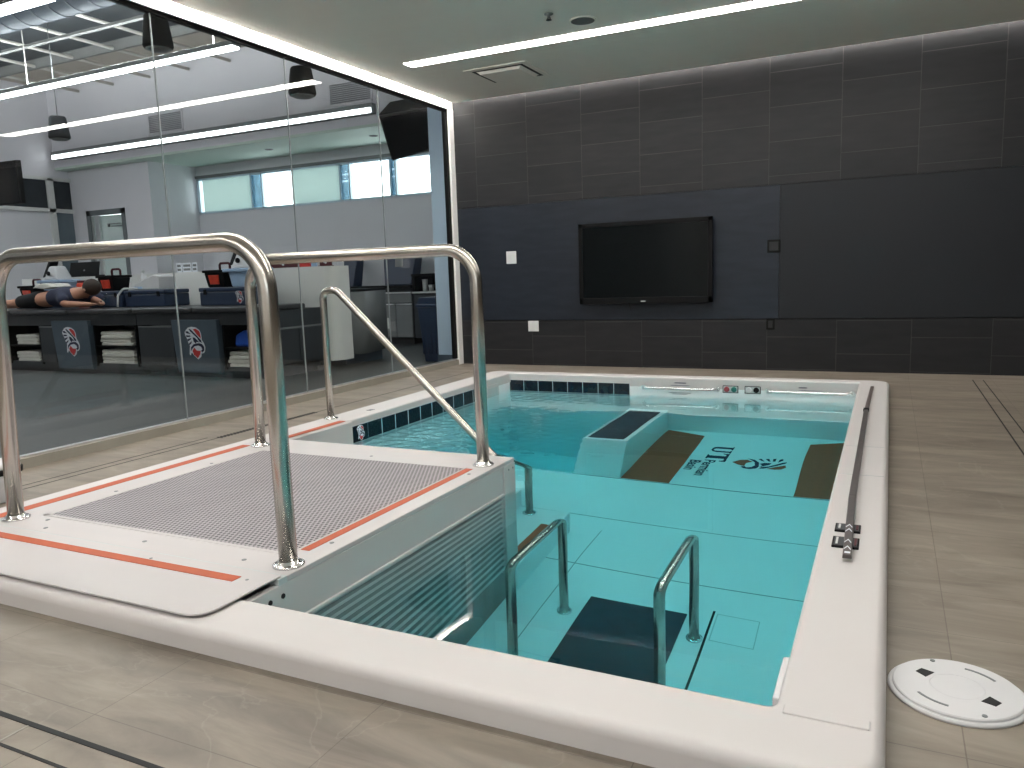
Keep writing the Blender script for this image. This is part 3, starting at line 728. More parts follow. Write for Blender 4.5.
drain('pair of narrow slot drain lines in the tiles right of the pool', [(.671,.679,2.2,7.75), (.751,.758,2.2,7.75)], [(.679,.751,yy,yy+.004) for yy in (6.4, 5.75, 5.1)])
drain('pair of dark slot drain lines across the tiles in front of the pool', [(-4.2,3.,1.052,1.066), (-4.2,3.,.972,.98)], [(xx,xx+.006,.98,1.052) for xx in (-3.2, -1.86, -1.0)])
drain('slot drain with a dark grated section in the tiles by the glass partition', [(-4.133,-4.128,-1,7.4), (-4.213,-4.208,-1,3.8)], [], (-4.155,-4.105,3.83,4.83))
# white tub at the left edge
t = thing('white_tub', (-4.04, 2.3, 0), 'white tub with a black rim at the left edge by the glass partition', 'tub')
MB().lathe([(.085, 0), (.092, .006), (.10, .12), (.104, .14)], (-4.04, 2.3, 0), 24).build('body', M['plasticw'], t)
MB().lathe([(.11, .14), (.112, .165), (.10, .17)], (-4.04, 2.3, 0), 24).build('rim_band', M['blackm'], t)
MB().lathe([(.104, .17), (.1, .195), (.06, .205)], (-4.04, 2.3, 0), 24).build('lid', M['plasticw'], t)
t = thing('hose_coupling', (-3.94, 2.16, 0), 'small white and black hose coupling on the tiles beside the platform corner', 'hose fitting')
MB().tube([(-4.01, 2.13, .02), (-3.93, 2.17, .02)], .02, 12).build('body', M['plasticw'], t)
MB().tube([(-3.95, 2.16, .024), (-3.91, 2.18, .024)], .024, 12).build('collar', M['blackm'], t)

# ------------------------------------------------------------------ the hall behind the glass
HX0, HX1, HY0, HY1, HZ, DECKY = -13.9, -4.68, -2.6, 11.0, 4.66, 8.2
b = MB().box(HX0, HX1, HY0, HY1, -.05, -.001); struct(b.build('floor_hall', M['hallfloor']))
b = MB().box(HX0, HX1+.05, HY0, HY1, HZ, HZ+.1); struct(b.build('ceiling_hall', M['deckroof']))
b = MB().box(HX0-.1, HX1, HY0-.1, HY0, 0, HZ); struct(b.build('wall_hall_near', M['hallwall']))
b = MB().box(-4.68, -4.6, HY0, HY1, 3.2, HZ); struct(b.build('wall_hall_right', M['hallwall']))
b = MB().box(-4.7, -4.6, 8.3, HY1+.1, 0, 3.2); struct(b.build('wall_hall_side', M['hallwall']))
# far wall: window wall under a soffit
WX0, WX1, WZ0, WZ1, WY = -11.74, -5.2, 2.355, 3.0, 10.9
b = MB()
b.box(-11.8, HX1, WY, WY+.1, 0, WZ0).box(-11.8, HX1, WY, WY+.1, WZ1, HZ).box(-11.8, WX0, WY, WY+.1, WZ0, WZ1).box(WX1, HX1, WY, WY+.1, WZ0, WZ1)
struct(b.build('wall_far', M['hallwall']))
b = MB().box(-13.9, -4.7, 9.6, 9.7, 3.26, HZ); struct(b.build('wall_bulkhead', M['hallwall']))
b = MB().box(-13.9, -4.7, 9.6, 10.9, 3.22, 3.26); struct(b.build('ceiling_soffit', mat('soffit_paint', srgb(210, 226, 214), .7, var=.01)))
b = MB().box(-13.9, -11.76, 9.85, 9.95, 2.47, 3.22).box(-13.9, -13.5, 9.85, 9.95, 0, 2.47).box(-12.45, -11.76, 9.85, 9.95, 0, 2.47).box(-11.86, -11.76, 9.95, 10.9, 0, 3.22)
struct(b.build('wall_door', M['hallwall']))
# clerestory
b = MB(); f = .035
b.box(WX0, WX1, WY-.02, WY+.06, WZ0, WZ0+f).box(WX0, WX1, WY-.02, WY+.06, WZ1-f, WZ1).box(WX0, WX0+.06, WY-.02, WY+.06, WZ0, WZ1)
for xm, hw in ((-10.28, .13), (-8.32, .10), (-7.345, .055), (-6.2, .06)):
    for e_ in (xm-hw, xm+hw): b.box(e_-.012, e_+.012, WY-.02, WY+.07, WZ0, WZ1)
fr = struct(b.build('window_20', M['frame_blue']))
b = MB().box(WX0, WX1, WY+.02, WY+.026, WZ0, WZ1); b.build('pane', M['clere'], fr)
for xm, hw in ((-10.28, .13), (-8.32, .10), (-7.345, .055), (-6.2, .06)): MB().box(xm-hw, xm+hw, WY+.005, WY+.011, WZ0+.03, WZ1-.03).build('tinted_pane', M['tinted'], fr)
for xa, xb, lab in ((-11.6, -10.43, 'pale green roller shade in the far left bay of the high window'), (-9.44, -8.44, 'pale green roller shade in a middle bay of the high window')):
    o = MB().box(xa, xb, WY-.012, WY-.008, WZ0+.02, WZ1-.03).build('roller_shade', M['shade']); tag(o, lab, 'blind')
b = MB().box(WX0, WX1, WY-.05, WY, 3.0, 3.05); struct(b.build('trim_20', M['greylam']))
# door in the door wall
t = struct(MB().box(-13.5,-13.40,9.84,9.96,0,2.47).box(-12.55,-12.45,9.84,9.96,0,2.47).box(-13.5,-12.45,9.84,9.96,2.38,2.47).build('door_1', M['steelgrey']))
MB().hexa([(-13.36,9.9,0),(-12.56,9.95,0),(-12.56,9.99,0),(-13.36,9.94,0),(-13.36,9.9,2.37),(-12.56,9.95,2.37),(-12.56,9.99,2.37),(-13.36,9.94,2.37)]).build('door_leaf', M['doorw'], t)
MB().box(-13.40,-13.36,9.86,9.90,0,2.38).box(-13.30,-13.2,9.86,9.90,0,2.38).build('sidelight_bar', M['alu'], t)
b = MB()
for xa, xb, za, zb_ in ((-13.02,-12.98,2.16,2.22),(-12.98,-12.70,2.21,2.216),(-12.93,-12.62,2.165,2.171)): b.box(xa, xb, 9.90, 9.94, za, zb_)
b.build('door_print', M['greylam'], t)
# left glazed wall
b = MB().box(-14.0,-13.9,HY0,HY1,3.06,HZ).box(-14.0,-13.9,HY0,7.0,0,3.06)
struct(b.build('wall_hall_left', M['hallwall']))
t = struct(MB().box(-13.9,-13.84,7.0,9.95,2.45,2.52).box(-13.9,-13.84,9.38,9.5,0,3.06).box(-13.9,-13.84,7.0,9.95,3.02,3.08).box(-13.9,-13.84,9.87,9.95,0,3.06).build('window_21', M['white']))
MB().box(-13.9,-13.88,7.0,9.38,2.5,3.04).box(-13.9,-13.88,9.5,9.88,2.5,3.04).build('upper_pane', M['smoke'], t)
MB().box(-13.9,-13.88,7.0,9.38,0,2.46).build('lower_panel', M['hallwall'], t)
MB().box(-13.9,-13.88,9.5,9.88,0,2.46).build('lower_pane', M['smoke2'], t)
# bulkhead grilles
for xa, xb, lab in ((-11.35,-10.53,'slatted return-air grille on the grey bulkhead, behind the second glass seam from the left'), (-7.53,-6.75,'slatted return-air grille on the bulkhead above the far soffit light, nearer the hanging television')):
    t = thing('air_grille', ((xa+xb)/2, 9.6, 3.74), lab, 'vent', 'bulkhead air grilles')
    MB().box(xa,xb,9.585,9.6,3.57,3.60).box(xa,xb,9.585,9.6,3.88,3.91).box(xa,xa+.03,9.585,9.6,3.57,3.91).box(xb-.03,xb,9.585,9.6,3.57,3.91).build('frame', M['hallwall'], t)
    b = MB()
    for k in range(10): b.hexa([(xa+.03,9.585,3.605+k*.028),(xb-.03,9.585,3.605+k*.028),(xb-.03,9.6,3.625+k*.028),(xa+.03,9.6,3.625+k*.028),(xa+.03,9.585,3.609+k*.028),(xb-.03,9.585,3.609+k*.028),(xb-.03,9.6,3.629+k*.028),(xa+.03,9.6,3.629+k*.028)])
    b.build('slats', M['slatgrey'], t)
# hall lights
def hall_light(x0, x1, y0, y1, z0, mt, label, cables=True, fz=.05):
    t = thing('linear_light', ((x0+x1)/2, (y0+y1)/2, z0), label, 'hanging light')
    MB().box(x0, x1, y0+.008, y1-.008, z0, z0+.02).build('diffuser', mt, t)
    MB().box(x0-.02, x1+.02, y0, y1, z0+.02, z0+.02+fz).build('housing', M['greylam'], t)
    if cables: MB().box(x0, x1, y0+.01, y1-.01, z0+.02+fz, z0+.024+fz).build('added_uplight', M['hall_fill'], t)  # unseen upward glow added to brighten the hall walls and roof
    if cables:
        for x in (x0+.4, (x0+x1)/2, x1-.3): MB().tube([(x, (y0+y1)/2, z0+.06), (x, (y0+y1)/2, HZ)], .006, 6).build('cable', M['joist'], t)
hall_light(-13.2, -6.28, 6.44, 6.56, 3.50, M['hallstrip'], 'long white strip light hanging in the hall behind the rounded speaker')
hall_light(-13.2, -6.78, 4.72, 4.88, 3.60, M['hallstrip'], 'short-looking wide strip light hanging at the upper left of the hall')
t = thing('linear_light', (-10.2, 9.55, 3.4), 'long strip light along the bottom of the grey bulkhead', 'hanging light')
MB().box(-13.8, -6.73, 9.50, 9.508, 3.395, 3.465).build('diffuser', M['soffitstrip'], t)
MB().box(-13.82, -6.71, 9.508, 9.6, 3.385, 3.53).build('housing', M['greylam'], t)
for x, yy in ((-9.3, 10.2), (-7.2, 10.2)):
    t = thing('downlight', (x, yy, 3.22), 'round recessed downlight in the far soffit, ' + ('farther from the hanging television' if x < -8 else 'nearest the hanging television'), 'ceiling light')
    MB().lathe([(.07, 0), (.07, -.006), (.055, -.008)], (x, yy, 3.22), 20).build('trim', M['greylam'], t)
    MB().lathe([(.05, -.0082), (.048, -.009)], (x, yy, 3.22), 20).build('lens', M['dark'], t)
# structure overhead
b = MB().box(-13.9, -4.7, 4.9, DECKY, 4.60, 4.68); struct(b.build('roof_deck', M['darkroof']))
t = thing('air_duct', (-9.3, 6.1, 4.33), 'large round metal duct under the hall roof', 'duct')
MB().tube([(-13.8, 6.1, 4.33), (-5.0, 6.1, 4.33)], .26, 32).build('pipe', M['duct'], t)
x = -13.5
while x < -5.1: MB().tube([(x-.012, 6.1, 4.33), (x+.012, 6.1, 4.33)], .268, 32).build('seam_ring', M['duct'], t); x += .3
for k, (yy, z) in enumerate(((6.55, 4.05), (DECKY, 4.46))):
    hb = .03 if k == 0 else .14
    t = MB().box(-13.8, -5., yy, yy+.05, z, z+.01).box(-13.8, -5., yy+.02, yy+.03, z, z+hb).box(-13.8, -5., yy, yy+.05, z+hb-.01, z+hb).build('roof_beam', M['beamgrey'])
    struct(t)
for k, x in enumerate((-13.0, -12.1, -11.2, -10.3, -9.4, -8.5, -7.6, -6.7)):
    struct(MB().tube([(x, 6.9, 4.5), (x, 9.59, 4.5)], .025, 8).build('roof_joist', M['joist']))
for x, yy, zt, h, lab in ((-5.70, 5.0, 3.345, .285, 'dark pendant speaker high behind the first glass seam, topmost of the three'), (-9.42, 6.62, 3.195, .28, 'small dark pendant speaker hanging in the hall by the left wall'), (-4.87, 5.83, 2.975, .255, 'dark pendant speaker hanging between the two bulkhead grilles, nearest the pool room')):
    t = thing('pendant_speaker', (x, yy, zt), lab, 'speaker')
    MB().lathe([(.03, 0), (.085, -.01), (.095, -.025), (.122, -h+.05), (.125, -h+.02), (.113, -h)], (x, yy, zt), 28).build('shell', M['speakergrey'], t)
    MB().lathe([(.106, -h-.001), (.08, -h-.015), (.02, -h-.02)], (x, yy, zt), 24).build('grille', M['greylam'], t)
    MB().tube([(x, yy, zt), (x, yy, HZ)], .006, 6).build('cable', M['greylam'], t)
# hanging televisions
def tv2(P, label, mount, dz=None):
    """P: four corners TL, TR, BR, BL of the face"""
    TL, TR, BR, BL = [Vector(p) for p in P]
    nrm = (TR-TL).cross(BL-TL).normalized()
    if nrm.y > 0: nrm = -nrm
    cen = (TL+BR)/2
    t = thing('hanging_television', tuple(cen), label, 'television')
    bk = [p-nrm*.05 for p in (TL, TR, BR, BL)]
    MB().hexa([tuple(p) for p in (BL, BR, bk[2], bk[3], TL, TR, bk[1], bk[0])]).build('casing', M['blackm'], t)
    ins = [p+(cen-p)*.06+nrm*.002 for p in (TL, TR, BR, BL)]
    i2 = [p-nrm*.004 for p in ins]
    MB().hexa([tuple(p) for p in (ins[3], ins[2], i2[2], i2[3], ins[0], ins[1], i2[1], i2[0])]).build('screen', M['screen'], t)
    b = MB(); c2 = cen-nrm*.05
    b.tube([tuple(c2), (c2.x, c2.y+.1, c2.z+.1), (c2.x, c2.y+.1, HZ)], .03, 10); b.build('mount_pole', M['blackm'], t)
    return t
t = tv2([(-5.69, 8.2, 3.01), (-4.99, 8.2, 3.02), (-4.95, 8.4, 2.60), (-5.67, 8.4, 2.505)], 'black television hanging tilted below the ceiling near the glass corner', None)
MB().hexa([(-5.72,8.22,3.03),(-4.98,8.22,3.04),(-4.98,8.6,3.0),(-5.72,8.6,3.0),(-5.62,8.35,3.2),(-4.98,8.35,3.22),(-4.98,8.6,3.2),(-5.62,8.6,3.2)]).build('back_shell', M['speakergrey'], t)
tv2([(-10.6, 6.0, 2.61), (-9.36, 6.0, 2.585), (-9.40, 6.03, 2.09), (-10.6, 6.03, 2.09)], 'black television hanging at the far left edge of the hall', None)

# ------------------------------------------------------------------ treatment benches
TY, TZ = 6.3, .80
def bench(x0, x1, label, fronts):
    t = thing('treatment_bench', ((x0+x1)/2, TY+.5, 0), label, 'treatment bench')
    b = MB(); dk = .03
    b.box(x0, x1, TY+.45, 7.28, .1, TZ-.06)
    b.box(x0, x1, TY+.02, TY+.5, TZ-.2, TZ-.06).box(x0, x1, TY+.05, 7.2, .06, .13).box(x0+.05, x1-.05, TY+.1, 7.2, 0, .06)
    b.build('carcass', M['charcoal'], t)
    b = MB()
    n_ = max(2, round((x1-x0)/1.0)); w = (x1-x0)/n_
    for k in range(n_): b.box(x0+k*w+.008, x0+(k+1)*w-.008, TY-.05, TY+.72, TZ-.06, TZ)
    b.build('cushion', M['pad'], t, bevel=.02, seg=3)
    for kind, xa, xb in fronts:
        if kind == 'panel':
            p = MB().hexa([(xa+.02,TY,.06),(xb-.02,TY,.06),(xb-.02,TY+.45,.06),(xa+.02,TY+.45,.06),(xa,TY-.03,.66),(xb,TY-.03,.66),(xb,TY+.45,.66),(xa,TY+.45,.66)]).build('logo_panel', M['slate'], t, bevel=.004)
            emblem('emblem', lambda u, v, h, c=(xa+xb)/2: (c+u, TY-.018-.05*(v+.02)-h, .40+v), .37, p, [M['logow'], M['navy'], M['red']], t=.003)
        elif kind == 'door':
            d = MB().box(xa+.01, xb-.01, TY+.01, TY+.45, .13, .58).build('cupboard_door', M['charcoal'], t, bevel=.003)
            MB().box(xa+.02, xb-.02, TY+.003, TY+.012, .575, .59).build('top_rail', M['greylam'], d)
        else:
            b = MB().box(xa, xb, TY+.03, TY+.45, .33, .35).box(xa, xa+.02, TY+.03, TY+.45, .1, .6).box(xb-.02, xb, TY+.03, TY+.45, .1, .6)
            b.build('shelf', M['blackm'], t)
    return t
bench(-11.4, -8.0, 'long black treatment bench with a bird-emblem panel, under the lying person', [('shelf', -11.4, -10.55), ('shelf', -10.5, -9.82), ('door', -9.8, -9.5), ('panel', -9.49, -8.8), ('shelf', -8.78, -8.03)])
t = bench(-7.98, -6.02, 'black treatment bench with a bird-emblem panel at the corner by the white desk', [('door', -7.97, -7.38), ('panel', -7.36, -6.66), ('shelf', -6.64, -6.1)])
MB().box(-6.06, -6.0, 6.36, 7.3, .14, TZ-.06).build('end_panel', M['charcoal'], t)
MB().box(-6.0, -5.988, 6.40, 6.82, .16, .52).box(-6.0, -5.988, 6.84, 7.26, .16, .52).build('end_door', M['charcoal'], t, bevel=.002)
MB().box(-6.0, -5.985, 6.40, 7.26, .53, .55).build('end_rail', M['greylam'], t)
# towels on the shelves
def towel_stack(xc, z0, n, w, where, yy=TY+.22):
    proto = None
    for k in range(n):
        dx = random.uniform(-.02, .02)
        ord_ = ('bottom' if k == 0 else 'top' if k == n-1 else ('second' if k == 1 else 'third'))
        lab = '%s towel of the folded stack %s' % (ord_, where)
        if proto is None:
            pts = [(-w/2, 0), (w/2-.02, 0), (w/2, .012), (w/2-.005, .03), (w/2-.03, .042), (-w/2+.02, .042), (-w/2, .025)]
            proto = MB().prism([(xc+a, z0+c) for a, c in pts], lambda u, v, h: (u, h, v), yy-.16, yy+.16).build('folded_towel', M['towel'], bevel=.008)
            tag(proto, lab, 'towel', 'towels on the bench shelves')
        else:
            c = proto.copy(); C.objects.link(c); c.location = (dx, random.uniform(-.02, .02), k*.043); c['label'] = lab
towel_stack(-10.15, .35, 3, .42, 'on the leftmost upper shelf')
towel_stack(-10.15, .13, 3, .46, 'on the leftmost lower shelf')
towel_stack(-8.42, .35, 4, .55, 'high beside the left emblem panel')
towel_stack(-8.42, .13, 4, .58, 'low beside the left emblem panel')
towel_stack(-6.38, .13, 4, .44, 'beside the right emblem panel')
o = MB().prism([(-6.55,.351),(-6.2,.351),(-6.19,.42),(-6.25,.5),(-6.42,.53),(-6.53,.48)], lambda u, v, h: (u, h, v), TY+.1, TY+.38).build('blue_bag', M['blue'], bevel=.03, seg=3)
tag(o, 'bright blue cloth bag on the upper shelf beside the right emblem panel', 'bag')

# ------------------------------------------------------------------ low white wall and desk
b = MB()
poly = [(-11.6, 7.3), (-6.0, 7.3)]+[(-6.0+.15*math.sin(a), 7.45-.15*math.cos(a)) for a in [PI/2*k/8 for k in range(9)]]+[(-5.85, 7.62), (-6.0, 7.62), (-6.0, 7.45), (-11.6, 7.45)]
struct(b.prism(poly, XY, .1, 1.215).build('wall_low', M['white']))
t = thing('reception_desk', (-6.1, 7.9, 0), 'grey curved end of a desk beside the low white wall', 'desk')
poly = [(-6.5, 7.63), (-5.98, 7.63)]+[(-5.98+.2*math.sin(a), 7.83-.2*math.cos(a)) for a in [PI/2*k/8 for k in range(9)]]+[(-5.95, 8.5), (-6.5, 8.5)]
MB().prism(poly, XY, .14, .90, smooth=True).build('desk_body', M['greylam'], t)
MB().prism([(x, yy) for x, yy in poly], XY, .90, .93).build('desktop', M['blackm'], t)
MB().box(-6.45, -6.02, 7.68, 8.45, 0, .14).build('plinth', M['slate'], t)
# items on the low wall
def monitor(x, label):
    t = thing('laptop', (x, 7.37, 1.215), label, 'laptop')
    MB().hexa([(x-.31,7.33,1.235),(x+.31,7.33,1.235),(x+.31,7.345,1.235),(x-.31,7.345,1.235),(x-.33,7.39,1.42),(x+.28,7.39,1.42),(x+.28,7.405,1.42),(x-.33,7.405,1.42)]).build('screen_lid', M['blackm'], t)
    MB().box(x-.3, x+.3, 7.32, 7.44, 1.215, 1.235).build('keyboard_base', M['black'], t)
    MB().lathe([(.018, 0), (.018, -.003)], (x, 7.352, 1.30), 12, axis='y').build('badge', M['greylam'], t)
monitor(-10.25, 'open black laptop standing on the low white wall above the lying person')
def card(x0, x1, z1, label, mt, name, cat, print_=True, yy=7.36):
    t = thing(name, ((x0+x1)/2, yy, 1.215), label, cat)
    MB().box(x0, x1, yy, yy+.02, 1.215, z1).build('board', mt, t)
    MB().box(x0, x1, yy-.03, yy+.05, 1.215, 1.222).build('foot', mt, t)
    if print_: emblem('print', lambda u, v, h: ((x0+x1)/2+u, yy-h, (1.225+z1)/2+v), (z1-1.22)*.75, t, [M['logow'], M['maroon'], M['logow']], t=.002)
    return t
card(-6.86, -6.36, 1.36, 'dark maroon sign with a white emblem on the low wall, nearer the handrail bend', M['maroon'], 'table_sign', 'sign', yy=7.34)
card(-6.05, -5.88, 1.36, 'dark maroon sign with a white emblem at the very end of the low wall', M['maroon'], 'table_sign', 'sign', yy=7.34)
o = MB().box(-6.35, -6.2, 7.33, 7.40, 1.215, 1.27).build('red_stapler', M['red'], bevel=.01); tag(o, 'small red object on the low wall between the two maroon signs', 'desk item')
o = MB().box(-6.18, -6.10, 7.34, 7.36, 1.215, 1.32).build('blue_card', M['pale_blue'], bevel=.002); tag(o, 'small pale blue card standing on the low wall', 'card')
for xa, xb, lab in ((-8.43, -8.34, 'small white notice card on the low wall, leftmost of three'), (-8.32, -8.17, 'wide white notice card on the low wall, middle of three'), (-8.15, -8.06, 'small white and grey notice card on the low wall, rightmost of three')):
    t = thing('notice_card', ((xa+xb)/2, 7.36, 1.215), lab, 'card')
    MB().box(xa, xb, 7.36, 7.366, 1.215, 1.335).build('sheet', M['logow'], t)
    MB().box(xa+.015, xb-.015, 7.357, 7.361, 1.285, 1.315).box(xa+.015, xb-.015, 7.357, 7.361, 1.235, 1.265).build('print', M['greylam'], t)

# ------------------------------------------------------------------ therapy equipment on the benches
def cooler_unit(x, yy, z, s, label):
    t = thing('ice_therapy_unit', (x, yy, z), label, 'therapy unit')
    w = .17*s
    MB().hexa([(x-w*.8,yy-.1,z),(x+w*.8,yy-.1,z),(x+w*.8,yy+.12,z),(x-w*.8,yy+.12,z),(x-w,yy-.12,z+.19*s),(x+w,yy-.12,z+.19*s),(x+w,yy+.14,z+.19*s),(x-w,yy+.14,z+.19*s)]).build('tub', M['black'], t, bevel=.012)
    MB().box(x-w*1.08, x+w*1.08, yy-.14, yy+.16, z+.19*s, z+.225*s).build('lid', M['blackm'], t, bevel=.01)
    MB().hexa([(x-w*.45,yy-.118,z+.04*s),(x+w*.45,yy-.118,z+.04*s),(x+w*.45,yy-.1,z+.04*s),(x-w*.45,yy-.1,z+.04*s),(x-w*.5,yy-.135,z+.16*s),(x+w*.5,yy-.135,z+.16*s),(x+w*.5,yy-.11,z+.16*s),(x-w*.5,yy-.11,z+.16*s)]).build('front_cover', M['redglow'], t, bevel=.006)
    MB().tube(fillet([(x-w*.1, yy, z+.22*s), (x-w*.1, yy, z+.31*s), (x+w*.95, yy, z+.31*s), (x+w*.95, yy, z+.22*s)], .03), .014, 10).build('handle', M['maroon'], t)
    return t
def case(x0, x1, y0, y1, z1, label, emb=False):
    t = thing('equipment_case', ((x0+x1)/2, (y0+y1)/2, TZ), label, 'case')
    MB().box(x0, x1, y0, y1, TZ, z1-.05).build('body', M['bin'], t, bevel=.015)
    MB().box(x0-.006, x1+.006, y0-.006, y1, z1-.048, z1).build('lid', M['bin'], t, bevel=.012)
    b = MB()
    for x in (x0+.1, x1-.1): b.box(x-.02, x+.02, y0-.014, y0, z1-.08, z1-.02)
    b.build('latch', M['black'], t)
    if emb: emblem('emblem', lambda u, v, h: (x1-.22+u, y0-h-.001, (TZ+z1)/2-.01+v), .15, t, [M['logow'], M['navy'], M['red']], t=.002)
    return t
cooler_unit(-10.78, 6.95, TZ+.1, .95, 'black ice therapy unit with red front at the left end of the bench')
o = MB().box(-11.0, -10.62, 6.8, 7.1, TZ, TZ+.1).build('equipment_case', M['bin'], bevel=.012); tag(o, 'flat dark case under the leftmost ice therapy unit', 'case')
case(-9.36, -8.72, 6.72, 7.1, 1.005, 'dark navy equipment case beside the head of the lying person')
cooler_unit(-9.10, 6.92, 1.005, .9, 'black ice therapy unit with red front above the head of the lying person')
case(-8.66, -7.95, 6.72, 7.1, 1.005, 'dark navy equipment case carrying the slanted white machine')
case(-7.32, -6.47, 6.68, 7.06, 1.01, 'dark navy equipment case with a small white emblem near the corner', True)
cooler_unit(-7.12, 6.85, 1.01, .9, 'black ice therapy unit with red front on the emblem case')
t = thing('cable', (-8.66, 6.66, TZ), 'thin white cable hanging down in front of the slanted white machine', 'cable')
MB().tube(fillet([(-8.45, 6.8, 1.03), (-8.62, 6.68, 1.03), (-8.68, 6.64, .95), (-8.65, 6.6, TZ+.01)], .04), .012, 8).build('cord', M['plasticw'], t)
t = thing('ultrasound_machine', (-8.32, 6.9, 1.005), 'slanted white therapy machine on a dark case beside the low wall', 'therapy machine')
MB().prism([(-8.57,1.005),(-8.1,1.005),(-8.09,1.17),(-8.2,1.19),(-8.54,1.08)], lambda u, v, h: (u, h, v), 6.78, 7.04).build('housing', M['plasticw'], t, bevel=.015)
MB().prism([(-8.5,1.095),(-8.24,1.178),(-8.25,1.186),(-8.51,1.103)], lambda u, v, h: (u, h, v), 6.83, 6.99).build('display', M['greylam'], t)
MB().box(-8.55,-8.4,6.774,6.782,1.02,1.05).build('label_strip', M['pale_blue'], t)
t = thing('bottle', (-8.61, 6.98, 1.005), 'narrow white bottle between the two dark cases', 'bottle')
MB().lathe([(.04,0),(.042,.01),(.042,.17),(.02,.2),(.02,.22)], (-8.61, 6.98, 1.005), 16).build('body', M['plasticw'], t)
MB().lathe([(.024,.22),(.024,.25)], (-8.61, 6.98, 1.005), 12).build('cap', M['paper'], t)
def laser(x, z, yy, label, flip=1):
    t = thing('therapy_laser', (x, yy, z), label, 'therapy machine')
    MB().hexa([(x-.15,yy-.1,z),(x+.15,yy-.1,z),(x+.15,yy+.14,z),(x-.15,yy+.14,z),(x-.18,yy-.12,z+.17),(x+.18,yy-.12,z+.17),(x+.18,yy+.16,z+.17),(x-.18,yy+.16,z+.17)]).build('bucket', M['pale_blue'], t, bevel=.012)
    MB().box(x-.24, x+.24, yy-.15, yy+.18, z+.17, z+.21).build('tray', M['pale_blue'], t, bevel=.01)
    MB().hexa([(x-.17,yy-.1,z+.21),(x+.14,yy-.1,z+.21),(x+.14,yy+.14,z+.21),(x-.17,yy+.14,z+.21),(x-.10,yy-.04,z+.40),(x+.03,yy-.04,z+.40),(x+.03,yy+.12,z+.40),(x-.10,yy+.12,z+.40)]).build('housing', M['plasticw'], t, bevel=.02)
    MB().hexa([(x-.2,yy-.08,z+.25),(x-.13,yy-.09,z+.25),(x-.13,yy+.05,z+.25),(x-.2,yy+.05,z+.25),(x-.12,yy,z+.52),(x-.04,yy-.01,z+.52),(x-.04,yy+.1,z+.52),(x-.12,yy+.1,z+.52)]).build('display', M['blackm'], t, bevel=.008)
    MB().lathe([(.03,0),(.03,-.015)], (x-.04, yy-.09, z+.30), 14, axis='y').build('dial', M['black'], t)
    return t
laser(-10.38, TZ+.17, 7.03, 'white therapy machine with a tilted display on a pale blue bucket, behind the lying legs')
o = MB().box(-10.6, -10.15, 6.9, 7.18, TZ, TZ+.17).build('equipment_case', M['bin'], bevel=.012); tag(o, 'dark case under the left pale blue bucket, behind the lying person', 'case')
laser(-6.72, 1.01, 6.86, 'white therapy machine with a black display on a pale blue bucket, on the emblem case')
t = thing('orange_canister', (-9.86, 7.0, TZ), 'orange canister standing behind the lying person', 'canister')
MB().lathe([(.07,0),(.075,.02),(.075,.30),(.06,.33)], (-9.86, 7.02, TZ), 20).build('body', M['redglow'], t)
MB().lathe([(.062,.33),(.062,.36)], (-9.86, 7.02, TZ), 20).build('cap', M['maroon'], t)

# ------------------------------------------------------------------ person lying face down
def skin_mesh(name, pts, edges, radii, mt, parent, levels=2):
    off = Vector(parent.location) if parent else Vector((0, 0, 0))
    me = bpy.data.meshes.new(name); me.from_pydata([tuple(Vector(p)-off) for p in pts], edges, []); me.materials.append(mt)
    o = bpy.data.objects.new(name, me); C.objects.link(o)
    if parent: o.parent = parent
    m_ = o.modifiers.new('skin', 'SKIN'); m_.use_smooth_shade = True
    for i, r_ in enumerate(radii): me.skin_vertices[0].data[i].radius = r_ if isinstance(r_, tuple) else (r_, r_)
    me.skin_vertices[0].data[0].use_root = True
    s_ = o.modifiers.new('sub', 'SUBSURF'); s_.levels = levels; s_.render_levels = levels
    return o
pr = thing('person', (-9.9, 6.52, TZ), 'person lying face down on the treatment bench in dark shirt and black shorts', 'person')
zc = TZ+.11
P = [(-9.93,6.52,zc+.02),(-9.70,6.52,zc+.03),(-9.45,6.52,zc+.05),(-9.27,6.52,zc+.06),(-9.14,6.52,zc+.09),(-9.03,6.53,zc+.13),(-8.93,6.53,zc+.13),
     (-9.98,6.42,zc),(-10.40,6.40,zc-.03),(-10.62,6.40,zc-.03),(-10.86,6.40,zc-.05),(-11.02,6.40,zc-.07),
     (-9.98,6.62,zc),(-10.40,6.65,zc-.03),(-10.62,6.65,zc-.03),(-10.86,6.65,zc-.05),(-11.02,6.65,zc-.07),
     (-9.30,6.34,zc+.04),(-9.14,6.24,zc-.04),(-9.0,6.40,zc-.05),(-8.95,6.45,zc-.055),
     (-9.30,6.70,zc+.04),(-9.14,6.72,zc-.04),(-9.0,6.66,zc-.05),(-8.95,6.6,zc-.055)]
R_ = [(.155,.125),(.135,.11),(.155,.125),(.15,.11),.06,.085,.075, .085,.062,.062,.042,.03, .085,.062,.062,.042,.03, .062,.046,.032,.03, .062,.046,.032,.03]
E_ = [(0,1),(1,2),(2,3),(3,4),(4,5),(5,6),(0,7),(7,8),(8,9),(9,10),(10,11),(0,12),(12,13),(13,14),(14,15),(15,16),(3,17),(17,18),(18,19),(19,20),(3,21),(21,22),(22,23),(23,24)]
for w_, s_ in ((20, 1), (24, -1)):
    bx, by, bz = P[w_]
    for k, (dx, dy) in enumerate(((.075, .0), (.08, .022), (.078, .044), (.065, .064), (.0, .06))):
        P.append((bx+dx, by+s_*dy*.8, bz)); R_.append(.009); E_.append((w_, len(P)-1))
P = [(x+.10, y_-.08, z_) for x, y_, z_ in P]
skin_mesh('body', P, E_, R_, M['skin'], pr)
